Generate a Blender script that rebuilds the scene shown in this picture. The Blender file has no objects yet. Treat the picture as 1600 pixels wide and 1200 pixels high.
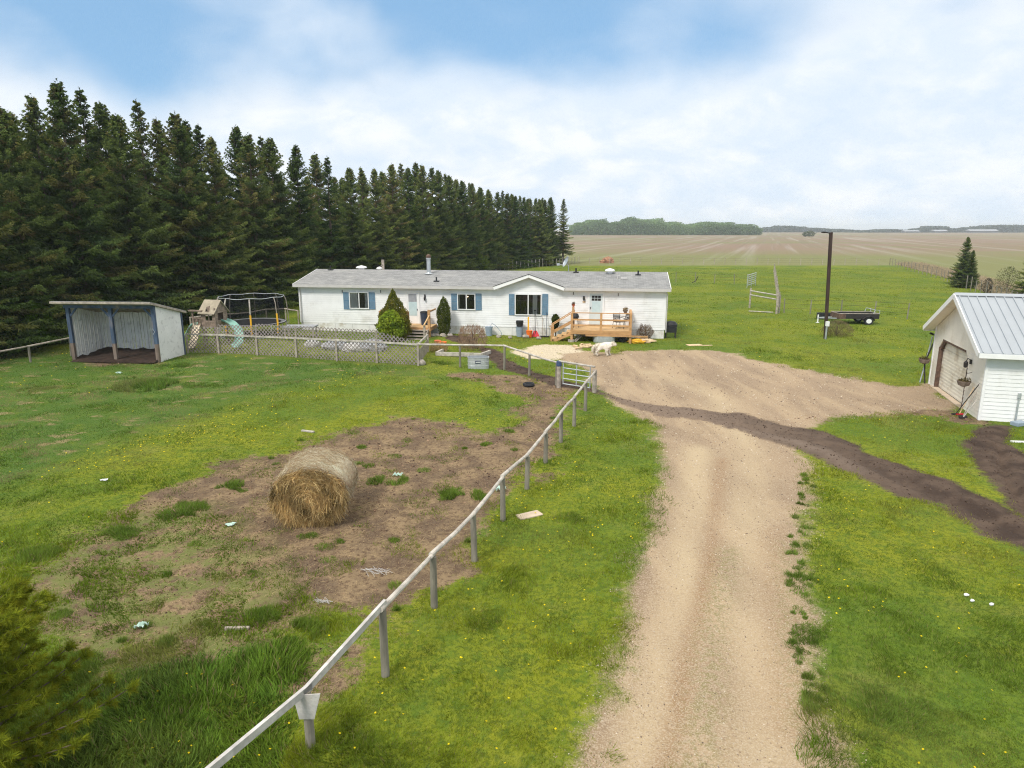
import bpy, bmesh, math, random
import numpy as np
from mathutils import Vector, Matrix, Euler
from math import radians as R, sin, cos, pi, tan, atan2, sqrt

scene = bpy.context.scene
C = scene.collection
random.seed(7)
rng = np.random.default_rng(7)

# ------------------------------------------------------------------ camera
CAMZ = 6.8; FPX = 1066.7; HORIZ = 358.0
PITCH = math.atan((600 - HORIZ) / FPX)
SP, CP = sin(PITCH), cos(PITCH)
cd = bpy.data.cameras.new('camera'); cam = bpy.data.objects.new('camera', cd); C.objects.link(cam)
cam.location = (0, 0, CAMZ); cam.rotation_euler = (pi / 2 - PITCH, 0, 0)
cd.sensor_width = 36; cd.lens = 24.0; cd.clip_end = 20000; cd.clip_start = 0.1
scene.camera = cam

# ------------------------------------------------------------------ world, sun, exposure
SUN_EL, SUN_AZ = R(48), R(217)      # azimuth clockwise from +Y: behind the camera, to its left
scene.view_settings.view_transform = 'Standard'
scene.view_settings.look = 'None'
scene.view_settings.gamma = 1
scene.cycles.filter_width = 1.15
scene.cycles.denoising_prefilter = 'NONE'
scene.view_settings.exposure = 0.1
w = bpy.data.worlds.new("World"); scene.world = w; w.use_nodes = True
nt = w.node_tree; nt.nodes.clear()
def N(t, ty, **kw):
    n = t.nodes.new(ty)
    for k, v in kw.items(): setattr(n, k, v)
    return n
def setin(n, **kw):
    for k, v in kw.items():
        n.inputs[k.replace('_', ' ')].default_value = v
def math_(t, op, a, b=None, c=None, clamp=False):
    n = t.nodes.new('ShaderNodeMath'); n.operation = op; n.use_clamp = clamp
    for i, x in enumerate((a, b, c)):
        if x is None: continue
        if isinstance(x, (int, float)): n.inputs[i].default_value = x
        else: t.links.new(x, n.inputs[i])
    return n.outputs[0]
def mixc(t, fac, a, b, mode='MIX'):
    n = t.nodes.new('ShaderNodeMix'); n.data_type = 'RGBA'; n.blend_type = mode
    for s, x in ((0, fac), (6, a), (7, b)):
        if isinstance(x, (int, float)): n.inputs[s].default_value = x
        elif isinstance(x, tuple): n.inputs[s].default_value = (*x, 1) if len(x) == 3 else x
        else: t.links.new(x, n.inputs[s])
    return n.outputs[2]
def smooth(t, x, lo, hi, a=0.0, b=1.0):
    n = t.nodes.new('ShaderNodeMapRange'); n.interpolation_type = 'SMOOTHSTEP'
    t.links.new(x, n.inputs[0])
    for i, v in zip((1, 2, 3, 4), (lo, hi, a, b)): n.inputs[i].default_value = v
    return n.outputs[0]
def noise(t, vec, scale, detail=3, rough=.55, dist=0.0):
    n = t.nodes.new('ShaderNodeTexNoise')
    n.inputs['Scale'].default_value = scale; n.inputs['Detail'].default_value = detail
    n.inputs['Roughness'].default_value = rough; n.inputs['Distortion'].default_value = dist
    if vec is not None: t.links.new(vec, n.inputs['Vector'])
    return n.outputs[0]
def mapping(t, vec, scale=(1, 1, 1), rot=(0, 0, 0), loc=(0, 0, 0)):
    n = t.nodes.new('ShaderNodeMapping')
    n.inputs['Scale'].default_value = scale; n.inputs['Rotation'].default_value = rot; n.inputs['Location'].default_value = loc
    t.links.new(vec, n.inputs[0]); return n.outputs[0]

tc = N(nt, 'ShaderNodeTexCoord')
sky = N(nt, 'ShaderNodeTexSky', sky_type='NISHITA', sun_disc=False)
sky.sun_elevation = SUN_EL; sky.sun_rotation = SUN_AZ; sky.air_density = 1.0; sky.dust_density = 0.3; sky.ozone_density = 3.0
sep = N(nt, 'ShaderNodeSeparateXYZ'); nt.links.new(tc.outputs['Generated'], sep.inputs[0])
zc = math_(nt, 'ADD', math_(nt, 'MAXIMUM', sep.outputs[2], 0.0), 0.50)
px_ = math_(nt, 'DIVIDE', sep.outputs[0], zc); py_ = math_(nt, 'DIVIDE', sep.outputs[1], zc)
cmb = N(nt, 'ShaderNodeCombineXYZ'); nt.links.new(px_, cmb.inputs[0]); nt.links.new(py_, cmb.inputs[1])
n1 = noise(nt, mapping(nt, cmb.outputs[0], (1, 1.0, 1), loc=(3.1, 1.7, 0)), 2.3, 3, .5, .35)
n2 = noise(nt, mapping(nt, cmb.outputs[0], (1, 1.2, 1), loc=(7.3, 9.2, 0)), 5.0, 5, .55, .3)
n3 = noise(nt, mapping(nt, cmb.outputs[0], (1, 1, 1), loc=(1.3, 4.2, 2)), 9.0, 4, .5, .2)
# cover: full near the horizon, opening to blue above about ten degrees, closing again overhead
el = sep.outputs[2]
opening = math_(nt, 'SUBTRACT', smooth(nt, el, 0.105, 0.235), math_(nt, 'MULTIPLY', sep.outputs[0], 0.36))
blue = math_(nt, 'ADD', math_(nt, 'MULTIPLY', opening, 1.0), math_(nt, 'MULTIPLY', math_(nt, 'SUBTRACT', n1, 0.5), 2.2))
blue = math_(nt, 'ADD', blue, math_(nt, 'MULTIPLY', math_(nt, 'SUBTRACT', n2, 0.5), 0.9))
blue = math_(nt, 'MULTIPLY', smooth(nt, blue, 0.22, 1.35), smooth(nt, el, 0.32, 0.6, 1.0, 0.1))
cl = mixc(nt, smooth(nt, n2, .38, .66), (0.75, 0.845, 0.96), (0.93, 0.96, 0.995))
cl = mixc(nt, math_(nt, 'MULTIPLY', smooth(nt, n3, .45, .7), .38), cl, (0.62, 0.76, 0.93))
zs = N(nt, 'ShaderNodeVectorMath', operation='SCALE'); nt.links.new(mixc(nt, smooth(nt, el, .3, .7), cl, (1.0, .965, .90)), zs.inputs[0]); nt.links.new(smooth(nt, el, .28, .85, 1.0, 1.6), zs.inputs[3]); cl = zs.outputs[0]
skyc = N(nt, 'ShaderNodeVectorMath', operation='SCALE'); nt.links.new(sky.outputs[0], skyc.inputs[0]); skyc.inputs[3].default_value = 0.11
skyb = mixc(nt, 0.66, skyc.outputs[0], (0.30, 0.56, 0.87))
bg = N(nt, 'ShaderNodeBackground'); bg.inputs[1].default_value = 1.0
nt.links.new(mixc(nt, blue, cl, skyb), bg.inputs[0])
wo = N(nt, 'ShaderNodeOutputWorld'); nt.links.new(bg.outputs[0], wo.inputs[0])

sd = bpy.data.lights.new('sun', 'SUN'); sun = bpy.data.objects.new('sun', sd); C.objects.link(sun)
sd.energy = 2.7; sd.angle = R(13); sd.color = (1.0, 0.955, 0.88)
sdir = Vector((sin(SUN_AZ) * cos(SUN_EL), cos(SUN_AZ) * cos(SUN_EL), sin(SUN_EL)))
sun.rotation_euler = sdir.to_track_quat('Z', 'Y').to_euler()

# ------------------------------------------------------------------ photo measurements -> world metres
def ray(px, py):
    u = (px - 800) / FPX; v = -(py - 600) / FPX
    return u, CP + v * SP, -SP + v * CP
def G(px, py, z=0.0):
    a, b, c = ray(px, py); t = (z - CAMZ) / c
    return Vector((a * t, b * t, z))
def AT(px, py, Y):
    a, b, c = ray(px, py); t = Y / b
    return Vector((a * t, Y, CAMZ + c * t))
class Plane:                       # vertical plane through a ground point; local (u along, z up)
    def __init__(s, o, u):
        s.o = Vector((o[0], o[1])); s.u = Vector((u[0], u[1])).normalized()
        s.ang = atan2(s.u.y, s.u.x)
    def L(s, px, py, off=0.0):     # off: metres behind the plane (local +y)
        a, b, c = ray(px, py); n = Vector((-s.u.y, s.u.x))
        t = ((s.o + n * off).dot(n)) / (a * n.x + b * n.y)
        p = Vector((a * t, b * t))
        return (p - s.o).dot(s.u), CAMZ + c * t
    def loc(s, x, y):
        n = Vector((-s.u.y, s.u.x)); p = s.o + s.u * x + n * y
        return p

# ------------------------------------------------------------------ noise and zones
def _h(ix, iy, s):
    v = np.sin(ix * 127.1 + iy * 311.7 + s * 74.7) * 43758.5453
    return v - np.floor(v)
def vn(x, y, s=0):
    x = np.asarray(x, float); y = np.asarray(y, float)
    ix = np.floor(x); iy = np.floor(y); fx = x - ix; fy = y - iy
    fx = fx * fx * (3 - 2 * fx); fy = fy * fy * (3 - 2 * fy)
    return (_h(ix, iy, s) * (1 - fx) + _h(ix + 1, iy, s) * fx) * (1 - fy) + (_h(ix, iy + 1, s) * (1 - fx) + _h(ix + 1, iy + 1, s) * fx) * fy
def fbm(x, y, s=0, o=4):
    a = 0; amp = .5; tot = 0
    for k in range(o):
        a = a + amp * vn(x * 2 ** k + 17 * k, y * 2 ** k - 9 * k, s + k); tot += amp; amp *= .5
    return a / tot
def poly(pts): return np.array([[p[0], p[1]] for p in (G(*q) for q in pts)])
def sdp(x, y, P):
    d = np.full(x.shape, 1e9); ins = np.zeros(x.shape, bool)
    n = len(P)
    for i in range(n):
        ax, ay = P[i]; bx, by = P[(i + 1) % n]
        ex, ey = bx - ax, by - ay; wx, wy = x - ax, y - ay
        t = np.clip((wx * ex + wy * ey) / (ex * ex + ey * ey + 1e-12), 0, 1)
        d = np.minimum(d, (wx - ex * t) ** 2 + (wy - ey * t) ** 2)
        c = ((ay > y) != (by > y)) & (x < (bx - ax) * (y - ay) / (by - ay + 1e-12) + ax)
        ins ^= c
    d = np.sqrt(d)
    return np.where(ins, d, -d)
def sds(x, y, pts):
    d = np.full(x.shape, 1e9)
    for (ax, ay), (bx, by) in zip(pts[:-1], pts[1:]):
        ex, ey = bx - ax, by - ay; wx, wy = x - ax, y - ay
        t = np.clip((wx * ex + wy * ey) / (ex * ex + ey * ey + 1e-12), 0, 1)
        d = np.minimum(d, (wx - ex * t) ** 2 + (wy - ey * t) ** 2)
    return np.sqrt(d)
PZ = {}
PZ['gravel'] = [poly([(915,1235),(930,1133),(952,1050),(975,960),(1000,880),(1020,800),(1030,720),(1022,665),(985,642),(945,617),(925,585),(895,566),(865,560),
    (858,548),(905,547),(960,553),(1010,551),(1080,546),(1130,548),(1180,562),(1230,572),(1290,582),(1340,592),(1400,603),(1452,600),(1499,638),(1430,640),(1380,648),(1300,657),
    (1268,668),(1245,690),(1268,722),(1262,770),(1250,830),(1253,900),(1258,980),(1270,1060),(1285,1133),(1300,1235)])]
PZ['soil'] = [poly([(748,541),(776,545),(792,560),(820,574),(856,587),(876,594),(900,600),(926,609),(987,626),(1075,635),(1162,644),(1232,666),(1294,674),(1355,705),(1425,731),(1490,753),(1556,784),(1600,810),(1700,860),(2100,1020),
    (2100,1150),(1700,930),(1600,865),(1534,832),(1469,792),(1403,775),(1342,742),(1272,716),(1228,694),(1162,674),(1097,654),(1031,648),(944,619),(900,609),(860,602),(830,590),(806,584),(780,574),(764,560),(748,548)]),
    poly([(1508,687),(1521,668),(1547,661),(1582,666),(1570,690),(1600,706),(1640,740),(1640,860),(1600,812),(1582,801),(1556,762),(1512,714)]),
    poly([(752,546),(745,528),(700,522),(690,530),(720,536),(742,545)])]
PZ['dirt'] = [poly([(-60,900),(0,870),(90,835),(170,790),(240,752),(310,718),(380,704),(440,700),(500,684),(560,664),(630,652),(690,662),(735,676),(790,680),(818,655),(820,632),(790,614),(740,600),(700,588),(735,580),(800,588),(860,602),(905,613),
    (908,632),(880,670),(850,715),(818,757),(785,802),(738,870),(680,935),(600,1015),(540,1068),(500,1100),(455,1095),(480,1045),(530,1000),(505,965),(450,985),(400,1025),(330,1045),(240,1060),(130,1070),(60,1000),(-60,960)]),
    poly([(-40,650),(30,652),(55,662),(40,678),(-40,684)]), poly([(265,668),(290,655),(322,652),(318,664),(280,676)]),
    poly([(105,575),(118,556),(245,556),(250,570),(180,576),(140,590)]), poly([(130,640),(170,612),(200,610),(185,630),(150,645)]),
    poly([(805,806),(830,796),(847,800),(822,814)]), poly([(1270,655),(1400,640),(1505,636),(1520,655),(1440,650),(1330,664)])]
PZ['chip'] = [poly([(802,548),(850,538),(900,540),(912,548),(880,553),(868,562),(840,560),(815,556)])]
TRKS = None
PZ['lush'] = [poly([(100,1130),(120,1090),(200,1060),(330,1030),(450,1010),(490,1020),(470,1080),(440,1140),(400,1250),(-50,1250)])]
FIELD_Y0 = 128.0
FENC = [(G(1390, 414).x, G(1390, 414).y), (G(1470, 436).x, G(1470, 436).y), (G(1545, 466).x, G(1545, 466).y), (48, 50), (70, 30)]
PZ['field'] = [np.array([[-1200, 134], [10, 132], [FENC[0][0], 133], [FENC[0][0] + 3, FENC[0][1]], [FENC[1][0] + 4, FENC[1][1]], [FENC[2][0] + 5, FENC[2][1]], [60, 45], [90, 25], [6500, 0], [6500, 6500], [-6500, 6500], [-6500, 134]])]
def zones(x, y):
    z = {}
    for k, P in PZ.items():
        d = np.full(x.shape, -5.0)
        for p in P: d = np.maximum(d, sdp(x, y, p))
        z[k] = np.clip(d, -5, 5)
    # patchiness inside the paddock dirt: more grass left of the bale
    m = fbm(x * .55, y * .55, 3, 4)
    z['dirt'] = np.where(z['dirt'] > -1, z['dirt'] + (m - .5) * 2.6 - np.clip((-x - 5.5) * .20, 0, 1.25), z['dirt'])
    e = fbm(x * .9, y * .9, 11, 4) - .5
    z['gravel'] = z['gravel'] + e * (.9 + np.clip((y - 24) * .12, 0, 1.6)); z['soil'] = z['soil'] + e * .6; z['chip'] = z['chip'] + e * 1.2; z['field'] = z['field'] + e * 3
    return z
TR1 = [tuple(p) for p in (G(*q)[:2] for q in [(760,550),(830,583),(900,605),(1000,634),(1150,660),(1290,695),(1400,750),(1500,790),(1600,835),(1700,890)])]
TR2 = [tuple(p) for p in (G(*q)[:2] for q in [(1576,672),(1562,700),(1570,740),(1600,795)])]
RUTS = [[tuple(p) for p in (G(*q)[:2] for q in L)] for L in ([(1000,1235),(1030,1133),(1075,960),(1110,820),(1130,700),(1120,620)], [(1210,1235),(1200,1133),(1190,960),(1190,820),(1190,700),(1160,600)])]
def height(x, y, z=None):
    x = np.asarray(x, float); y = np.asarray(y, float)
    if z is None: z = zones(x, y)
    near = np.clip((70 - y) / 20, 0, 1)
    h = (fbm(x * .25, y * .25, 21, 3) - .5) * .16
    s = np.clip(z['soil'] * 2.2, 0, 1)
    ch = sds(x, y, TR1); ch2 = sds(x, y, TR2)
    h = h + s * (.05 + .12 * (fbm(x * 2.6, y * 2.6, 31, 4) - .5)) - np.exp(-(ch / .17) ** 2) * .10 * s * (x > 8) - np.exp(-(ch2 / .13) ** 2) * .16 * s
    g = np.clip(z['gravel'], 0, 1)
    h = h - g * .04 + g * .02 * (fbm(x * 1.8, y * 1.8, 41, 3) - .5)
    for r in RUTS: h = h - g * .035 * np.exp(-(sds(x, y, r) / .42) ** 2)
    d = np.clip(z['dirt'], 0, 1)
    h = h - d * .03 + d * .09 * (fbm(x * 3.1, y * 3.1, 51, 4) - .5)
    return h * near
def hz(x, y): return float(height(np.array([x]), np.array([y]))[0])
def GG(px, py):                    # ground point with its real height
    p = G(px, py); return Vector((p.x, p.y, hz(p.x, p.y)))

# ------------------------------------------------------------------ object helpers
def tag(o, label=None, cat=None, group=None, kind=None):
    if label: o['label'] = label
    if cat: o['category'] = cat
    if group: o['group'] = group
    if kind: o['kind'] = kind
    return o
def thing(name, label, cat, loc=(0, 0, 0), rz=0.0, group=None):
    o = bpy.data.objects.new(name, None); C.objects.link(o); o.empty_display_size = .2
    o.location = loc if len(loc) == 3 else (loc[0], loc[1], 0); o.rotation_euler = (0, 0, rz)
    return tag(o, label, cat, group)
def dup(root, loc, rz=0.0, label=None, scale=None, kids=True):
    r = root.copy(); C.objects.link(r); r.location = loc; r.rotation_euler = (0, 0, rz)
    if scale: r.scale = scale if isinstance(scale, tuple) else (scale,) * 3
    if label: r['label'] = label
    if kids:
        for ch in root.children:
            c = ch.copy(); C.objects.link(c); c.parent = r
            for g in ch.children:
                d = g.copy(); C.objects.link(d); d.parent = c
    return r
class MB:
    def __init__(s): s.v = []; s.f = []
    def add(s, v, f):
        k = len(s.v); s.v += [tuple(p) for p in v]; s.f += [tuple(i + k for i in q) for q in f]; return s
    def box(s, a, b, M=None):
        x0, y0, z0 = a; x1, y1, z1 = b
        v = [Vector(p) for p in ((x0,y0,z0),(x1,y0,z0),(x1,y1,z0),(x0,y1,z0),(x0,y0,z1),(x1,y0,z1),(x1,y1,z1),(x0,y1,z1))]
        if M is not None: v = [M @ p for p in v]
        return s.add(v, [(3,2,1,0),(4,5,6,7),(0,1,5,4),(1,2,6,5),(2,3,7,6),(3,0,4,7)])
    def bar(s, p, q, w, h=None, up=(0, 0, 1)):      # rectangular bar from p to q
        p = Vector(p); q = Vector(q); h = h or w; d = (q - p); L = d.length; d.normalize()
        upv = Vector(up)
        if abs(d.dot(upv)) > .98: upv = Vector((0, 1, 0))
        sx = d.cross(upv).normalized(); sz = sx.cross(d)
        M = Matrix((sx, d, sz)).transposed().to_4x4(); M.translation = p
        return s.box((-w/2, 0, -h/2), (w/2, L, h/2), M)
    def tube(s, pts, r, n=8, cap=True):
        pts = [Vector(p) for p in pts]; rs = r if isinstance(r, (list, tuple)) else [r] * len(pts)
        rings = []; k = len(s.v); prev = None
        for i, p in enumerate(pts):
            d = (pts[min(i + 1, len(pts) - 1)] - pts[max(i - 1, 0)]).normalized()
            a = prev if prev is not None and abs(prev.dot(d)) < .95 else (Vector((0, 0, 1)) if abs(d.z) < .9 else Vector((1, 0, 0)))
            x = (a - d * a.dot(d)).normalized(); prev = x; y = d.cross(x)
            for j in range(n):
                t = 2 * pi * j / n; s.v.append(tuple(p + (x * cos(t) + y * sin(t)) * rs[i]))
        for i in range(len(pts) - 1):
            for j in range(n):
                a = k + i * n + j; b = k + i * n + (j + 1) % n; s.f.append((a, b, b + n, a + n))
        if cap:
            s.f.append(tuple(k + j for j in range(n))[::-1]); s.f.append(tuple(k + (len(pts) - 1) * n + j for j in range(n)))
        return s
    def lathe(s, prof, c=(0, 0, 0), n=20, sx=1, sy=1, cap=True):
        k = len(s.v)
        for r, z in prof:
            for j in range(n):
                t = 2 * pi * j / n; s.v.append((c[0] + r * cos(t) * sx, c[1] + r * sin(t) * sy, c[2] + z))
        for i in range(len(prof) - 1):
            for j in range(n):
                a = k + i * n + j; b = k + i * n + (j + 1) % n; s.f.append((a, b, b + n, a + n))
        if cap:
            s.f.append(tuple(k + j for j in range(n))[::-1]); s.f.append(tuple(k + (len(prof) - 1) * n + j for j in range(n)))
        return s
    def prism(s, P, axis, a, b):                    # polygon P (2D) extruded along axis from a to b
        n = len(P); k = len(s.v)
        for t in (a, b):
            for p in P:
                s.v.append({'x': (t, p[0], p[1]), 'y': (p[0], t, p[1]), 'z': (p[0], p[1], t)}[axis])
        s.f.append(tuple(range(k, k + n))); s.f.append(tuple(range(k + n, k + 2 * n))[::-1])
        for j in range(n): s.f.append((k + j, k + (j + 1) % n, k + n + (j + 1) % n, k + n + j))
        return s
    def blob(s, c, r, n=10, m=7, jit=.12, seed=0):
        rr = random.Random(seed); k = len(s.v); rx, ry, rz_ = r
        for i in range(m + 1):
            ph = pi * i / m
            for j in range(n):
                q = 1 + rr.uniform(-jit, jit); t = 2 * pi * j / n
                s.v.append((c[0] + rx * q * sin(ph) * cos(t), c[1] + ry * q * sin(ph) * sin(t), c[2] + rz_ * q * cos(ph)))
        for i in range(m):
            for j in range(n):
                a = k + i * n + j; b = k + i * n + (j + 1) % n; s.f.append((a, a + n, b + n, b))
        return s
    def build(s, name, mat, parent=None, smooth=False, loc=None, rz=None, bevel=0):
        me = bpy.data.meshes.new(name); me.from_pydata(s.v, [], s.f); me.update()
        me.materials.append(mat)
        bm = bmesh.new(); bm.from_mesh(me); bmesh.ops.recalc_face_normals(bm, faces=bm.faces); bm.to_mesh(me); bm.free()
        if smooth: me.polygons.foreach_set('use_smooth', [True] * len(me.polygons))
        o = bpy.data.objects.new(name, me); C.objects.link(o)
        if parent: o.parent = parent
        if loc is not None: o.location = loc if len(loc) == 3 else (loc[0], loc[1], 0)
        if rz is not None: o.rotation_euler = (0, 0, rz)
        if bevel:
            m = o.modifiers.new('bevel', 'BEVEL'); m.width = bevel; m.segments = 2; m.limit_method = 'ANGLE'
        return o
def tris(name, V, mat, parent=None, col=None, smooth=False, nv=3):    # V: (n,nv,3) array
    n = len(V); me = bpy.data.meshes.new(name)
    me.vertices.add(n * nv); me.vertices.foreach_set('co', np.ascontiguousarray(V, dtype=np.float32).ravel())
    me.loops.add(n * nv); me.loops.foreach_set('vertex_index', np.arange(n * nv, dtype=np.int32))
    me.polygons.add(n); me.polygons.foreach_set('loop_start', np.arange(0, n * nv, nv, dtype=np.int32))
    me.polygons.foreach_set('loop_total', np.full(n, nv, dtype=np.int32))
    me.update(calc_edges=True)
    if col is not None:
        a = me.attributes.new('col', 'FLOAT_COLOR', 'POINT')
        c = np.ones((n, nv, 4), np.float32); c[..., :3] = col[:, None, :] if col.ndim == 2 else col
        a.data.foreach_set('color', c.ravel())
    me.materials.append(mat)
    o = bpy.data.objects.new(name, me); C.objects.link(o)
    if parent: o.parent = parent
    return o

# ------------------------------------------------------------------ materials
def pmat(name, base, rough=.8, var=.15, vs=3.0, bump=0.0, bs=30.0, metal=0.0, stretch=(1, 1, 1), spec=.3, dirt=None, ds=2.0, trans=0.0):
    m = bpy.data.materials.new(name); m.use_nodes = True; t = m.node_tree; b = t.nodes['Principled BSDF']
    co = N(t, 'ShaderNodeTexCoord').outputs['Object']; v = mapping(t, co, stretch)
    n = noise(t, v, vs, 4, .6)
    lo = tuple(max(0, c * (1 - var)) for c in base); hi = tuple(min(1, c * (1 + var)) for c in base)
    c = mixc(t, smooth(t, n, .3, .7), lo, hi)
    if dirt: c = mixc(t, smooth(t, noise(t, v, ds, 5, .65), .5, .72), c, dirt)
    t.links.new(c, b.inputs['Base Color'])
    b.inputs['Roughness'].default_value = rough; b.inputs['Metallic'].default_value = metal
    b.inputs['Specular IOR Level'].default_value = spec
    if bump:
        bn = N(t, 'ShaderNodeBump'); bn.inputs['Strength'].default_value = bump; bn.inputs['Distance'].default_value = .02
        t.links.new(noise(t, v, bs, 3, .6), bn.inputs['Height']); t.links.new(bn.outputs[0], b.inputs['Normal'])
    return m
def leafmat(name, trans=.35, rough=.6, objvar=0.0, gain=1.0):
    m = bpy.data.materials.new(name); m.use_nodes = True; t = m.node_tree; t.nodes.clear()
    a = N(t, 'ShaderNodeAttribute', attribute_name='col'); c = a.outputs['Color']
    if objvar:
        oi = N(t, 'ShaderNodeObjectInfo'); hs = N(t, 'ShaderNodeHueSaturation')
        t.links.new(math_(t, 'MULTIPLY_ADD', oi.outputs['Random'], objvar * 1.2, 1 - objvar * .6), hs.inputs['Value'])
        t.links.new(math_(t, 'MULTIPLY_ADD', oi.outputs['Random'], -objvar * .1, .5 + objvar * .05), hs.inputs['Hue'])
        t.links.new(c, hs.inputs['Color']); c = hs.outputs[0]
    d = N(t, 'ShaderNodeBsdfDiffuse'); tr = N(t, 'ShaderNodeBsdfTranslucent')
    t.links.new(c, d.inputs[0]); t.links.new(c, tr.inputs[0])
    mx = N(t, 'ShaderNodeMixShader'); mx.inputs[0].default_value = trans
    t.links.new(d.outputs[0], mx.inputs[1]); t.links.new(tr.outputs[0], mx.inputs[2])
    o = N(t, 'ShaderNodeOutputMaterial'); t.links.new(mx.outputs[0], o.inputs[0])
    return m
M = {}
M['siding'] = pmat('white_vinyl_siding', (.80, .80, .79), .5, .04, 1.5, dirt=(.66, .65, .61), ds=.7)
M['trim'] = pmat('white_trim', (.80, .80, .79), .45, .04)
M['skirt'] = pmat('skirting', (.74, .73, .71), .6, .06, 2, dirt=(.5, .46, .38), ds=1.1)
M['grey_trim'] = pmat('grey_fascia', (.52, .50, .48), .5, .06)
M['shutter'] = pmat('blue_shutter', (.135, .24, .34), .6, .07)
M['bluewood'] = pmat('blue_painted_wood', (.060, .090, .145), .75, .25, 4, stretch=(1, 1, .2), dirt=(.20, .17, .15), ds=3, bump=.3)
M['postlow'] = pmat('worn_brown_post', (.17, .13, .105), .85, .3, 5, stretch=(1, 1, .2), bump=.4)
M['newwood'] = pmat('cedar_toned_lumber', (.48, .27, .12), .65, .22, 3, stretch=(.4, 1, 1), bump=.15)
M['newwood2'] = pmat('pale_deck_boards', (.60, .39, .19), .65, .18, 5, stretch=(.3, 2, 2), bump=.15)
M['oldwood'] = pmat('weathered_fence_wood', (.36, .31, .26), .85, .28, 5, stretch=(1, 1, 1), bump=.4, dirt=(.22, .2, .17), ds=6)
M['rail'] = pmat('peeled_rail', (.44, .405, .355), .8, .25, 4, bump=.4, dirt=(.30, .26, .22), ds=5)
M['rail2'] = pmat('bleached_board_rail', (.47, .45, .425), .8, .22, 4, bump=.3, dirt=(.4, .36, .33), ds=5)
M['post'] = pmat('treated_post', (.22, .20, .16), .85, .25, 6, stretch=(1, 1, .25), bump=.4)
M['lattice'] = pmat('weathered_lattice', (.26, .225, .21), .85, .2, 4)
M['playwood'] = pmat('playhouse_cedar', (.24, .185, .145), .85, .3, 5, bump=.3)
M['playroof'] = pmat('playhouse_roof_boards', (.33, .285, .21), .8, .15, 4)
M['cream'] = pmat('cream_garage_siding', (.80, .75, .66), .5, .04, 1.5, dirt=(.64, .57, .47), ds=.8)
M['door_cream'] = pmat('garage_door_cream', (.76, .71, .60), .5, .05, 2, dirt=(.52, .44, .33), ds=1.2)
M['sdwhite'] = pmat('peeling_white_board', (.74, .73, .71), .8, .06, 2, bump=.5, bs=12, dirt=(.52, .51, .50), ds=4)
M['metal'] = pmat('galvanised_steel', (.50, .53, .55), .45, .12, 5, metal=.55, spec=.5)
M['tank'] = pmat('stock_tank_steel', (.47, .49, .50), .42, .1, 6, metal=.4)
M['black'] = pmat('black_plastic', (.022, .023, .026), .5, .2)
M['darksteel'] = pmat('dark_painted_steel', (.03, .026, .026), .6, .25)
M['polew'] = pmat('dark_brown_pole', (.045, .026, .022), .7, .25, 5, stretch=(1, 1, .2))
M['yellow'] = pmat('yellow_foam', (.78, .42, .03), .7, .08)
M['white'] = pmat('white_plastic', (.78, .78, .77), .5, .05)
M['teal'] = pmat('faded_teal_plastic', (.20, .38, .32), .5, .15, 2, dirt=(.42, .52, .46), ds=1.5)
M['beige'] = pmat('beige_plastic', (.56, .48, .36), .6, .08)
M['orange'] = pmat('orange_plastic', (.80, .16, .02), .5, .06)
M['red'] = pmat('red_plastic', (.50, .02, .035), .5, .08)
M['blueg'] = pmat('grey_blue_bucket', (.28, .34, .41), .55, .08)
M['navy'] = pmat('navy_bin', (.04, .055, .09), .5, .1)
M['terra'] = pmat('terracotta', (.50, .12, .06), .8, .15)
M['rubber'] = pmat('black_rubber', (.025, .026, .03), .8, .2)
M['rock'] = pmat('field_stone', (.34, .30, .26), .9, .3, 8, bump=.5, bs=10)
M['rust'] = pmat('rusty_panel', (.12, .075, .055), .8, .35, 5)
M['doorp'] = pmat('pale_blue_door', (.58, .64, .65), .45, .04)
M['glassdoor'] = pmat('frosted_door_glass', (.50, .62, .64), .25, .06)
M['curtain'] = pmat('curtain_cloth', (.66, .64, .60), .9, .15, 12, stretch=(6, 1, .2))
M['dark'] = pmat('unlit_room_tone', (.02, .018, .017), .8, .3)
M['peach'] = pmat('bare_wood_scrap', (.60, .44, .27), .8, .15, 6)
M['tarp'] = pmat('grey_tarp', (.30, .31, .33), .7, .15)
M['bark'] = pmat('grey_brown_bark', (.12, .09, .07), .95, .3, 6, bump=.5)
M['net'] = pmat('dark_net_frame', (.12, .12, .13), .7)
M['dogfur'] = pmat('cream_white_fur', (.76, .70, .60), .95, .12, 9, bump=.8, bs=26, dirt=(.62, .53, .42), ds=5)
M['manure'] = pmat('dark_bedding', (.036, .022, .016), .95, .4, 5, bump=.8, bs=14)
M['bluecap'] = pmat('blue_post_cap', (.05, .08, .16), .6, .1)
M['plastic'] = pmat('pale_green_plastic_film', (.40, .54, .47), .35, .12, 8)
M['sheet'] = pmat('dull_pale_sheet', (.44, .43, .42), .8, .2, 5)
M['netwhite'] = pmat('white_twine', (.72, .72, .75), .6, .08)
M['concrete'] = pmat('concrete', (.50, .40, .30), .9, .12, 4)
M['basket'] = pmat('coir_basket', (.20, .15, .12), .9, .3, 10)
M['leaf'] = leafmat('foliage_leaf', .35)
M['needle'] = leafmat('spruce_needles', .26, objvar=.5)
M['grass'] = leafmat('grass_blade', .5)
M['straw'] = leafmat('dry_straw', .25)
M['stone_s'] = leafmat('loose_stones', .0)
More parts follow.
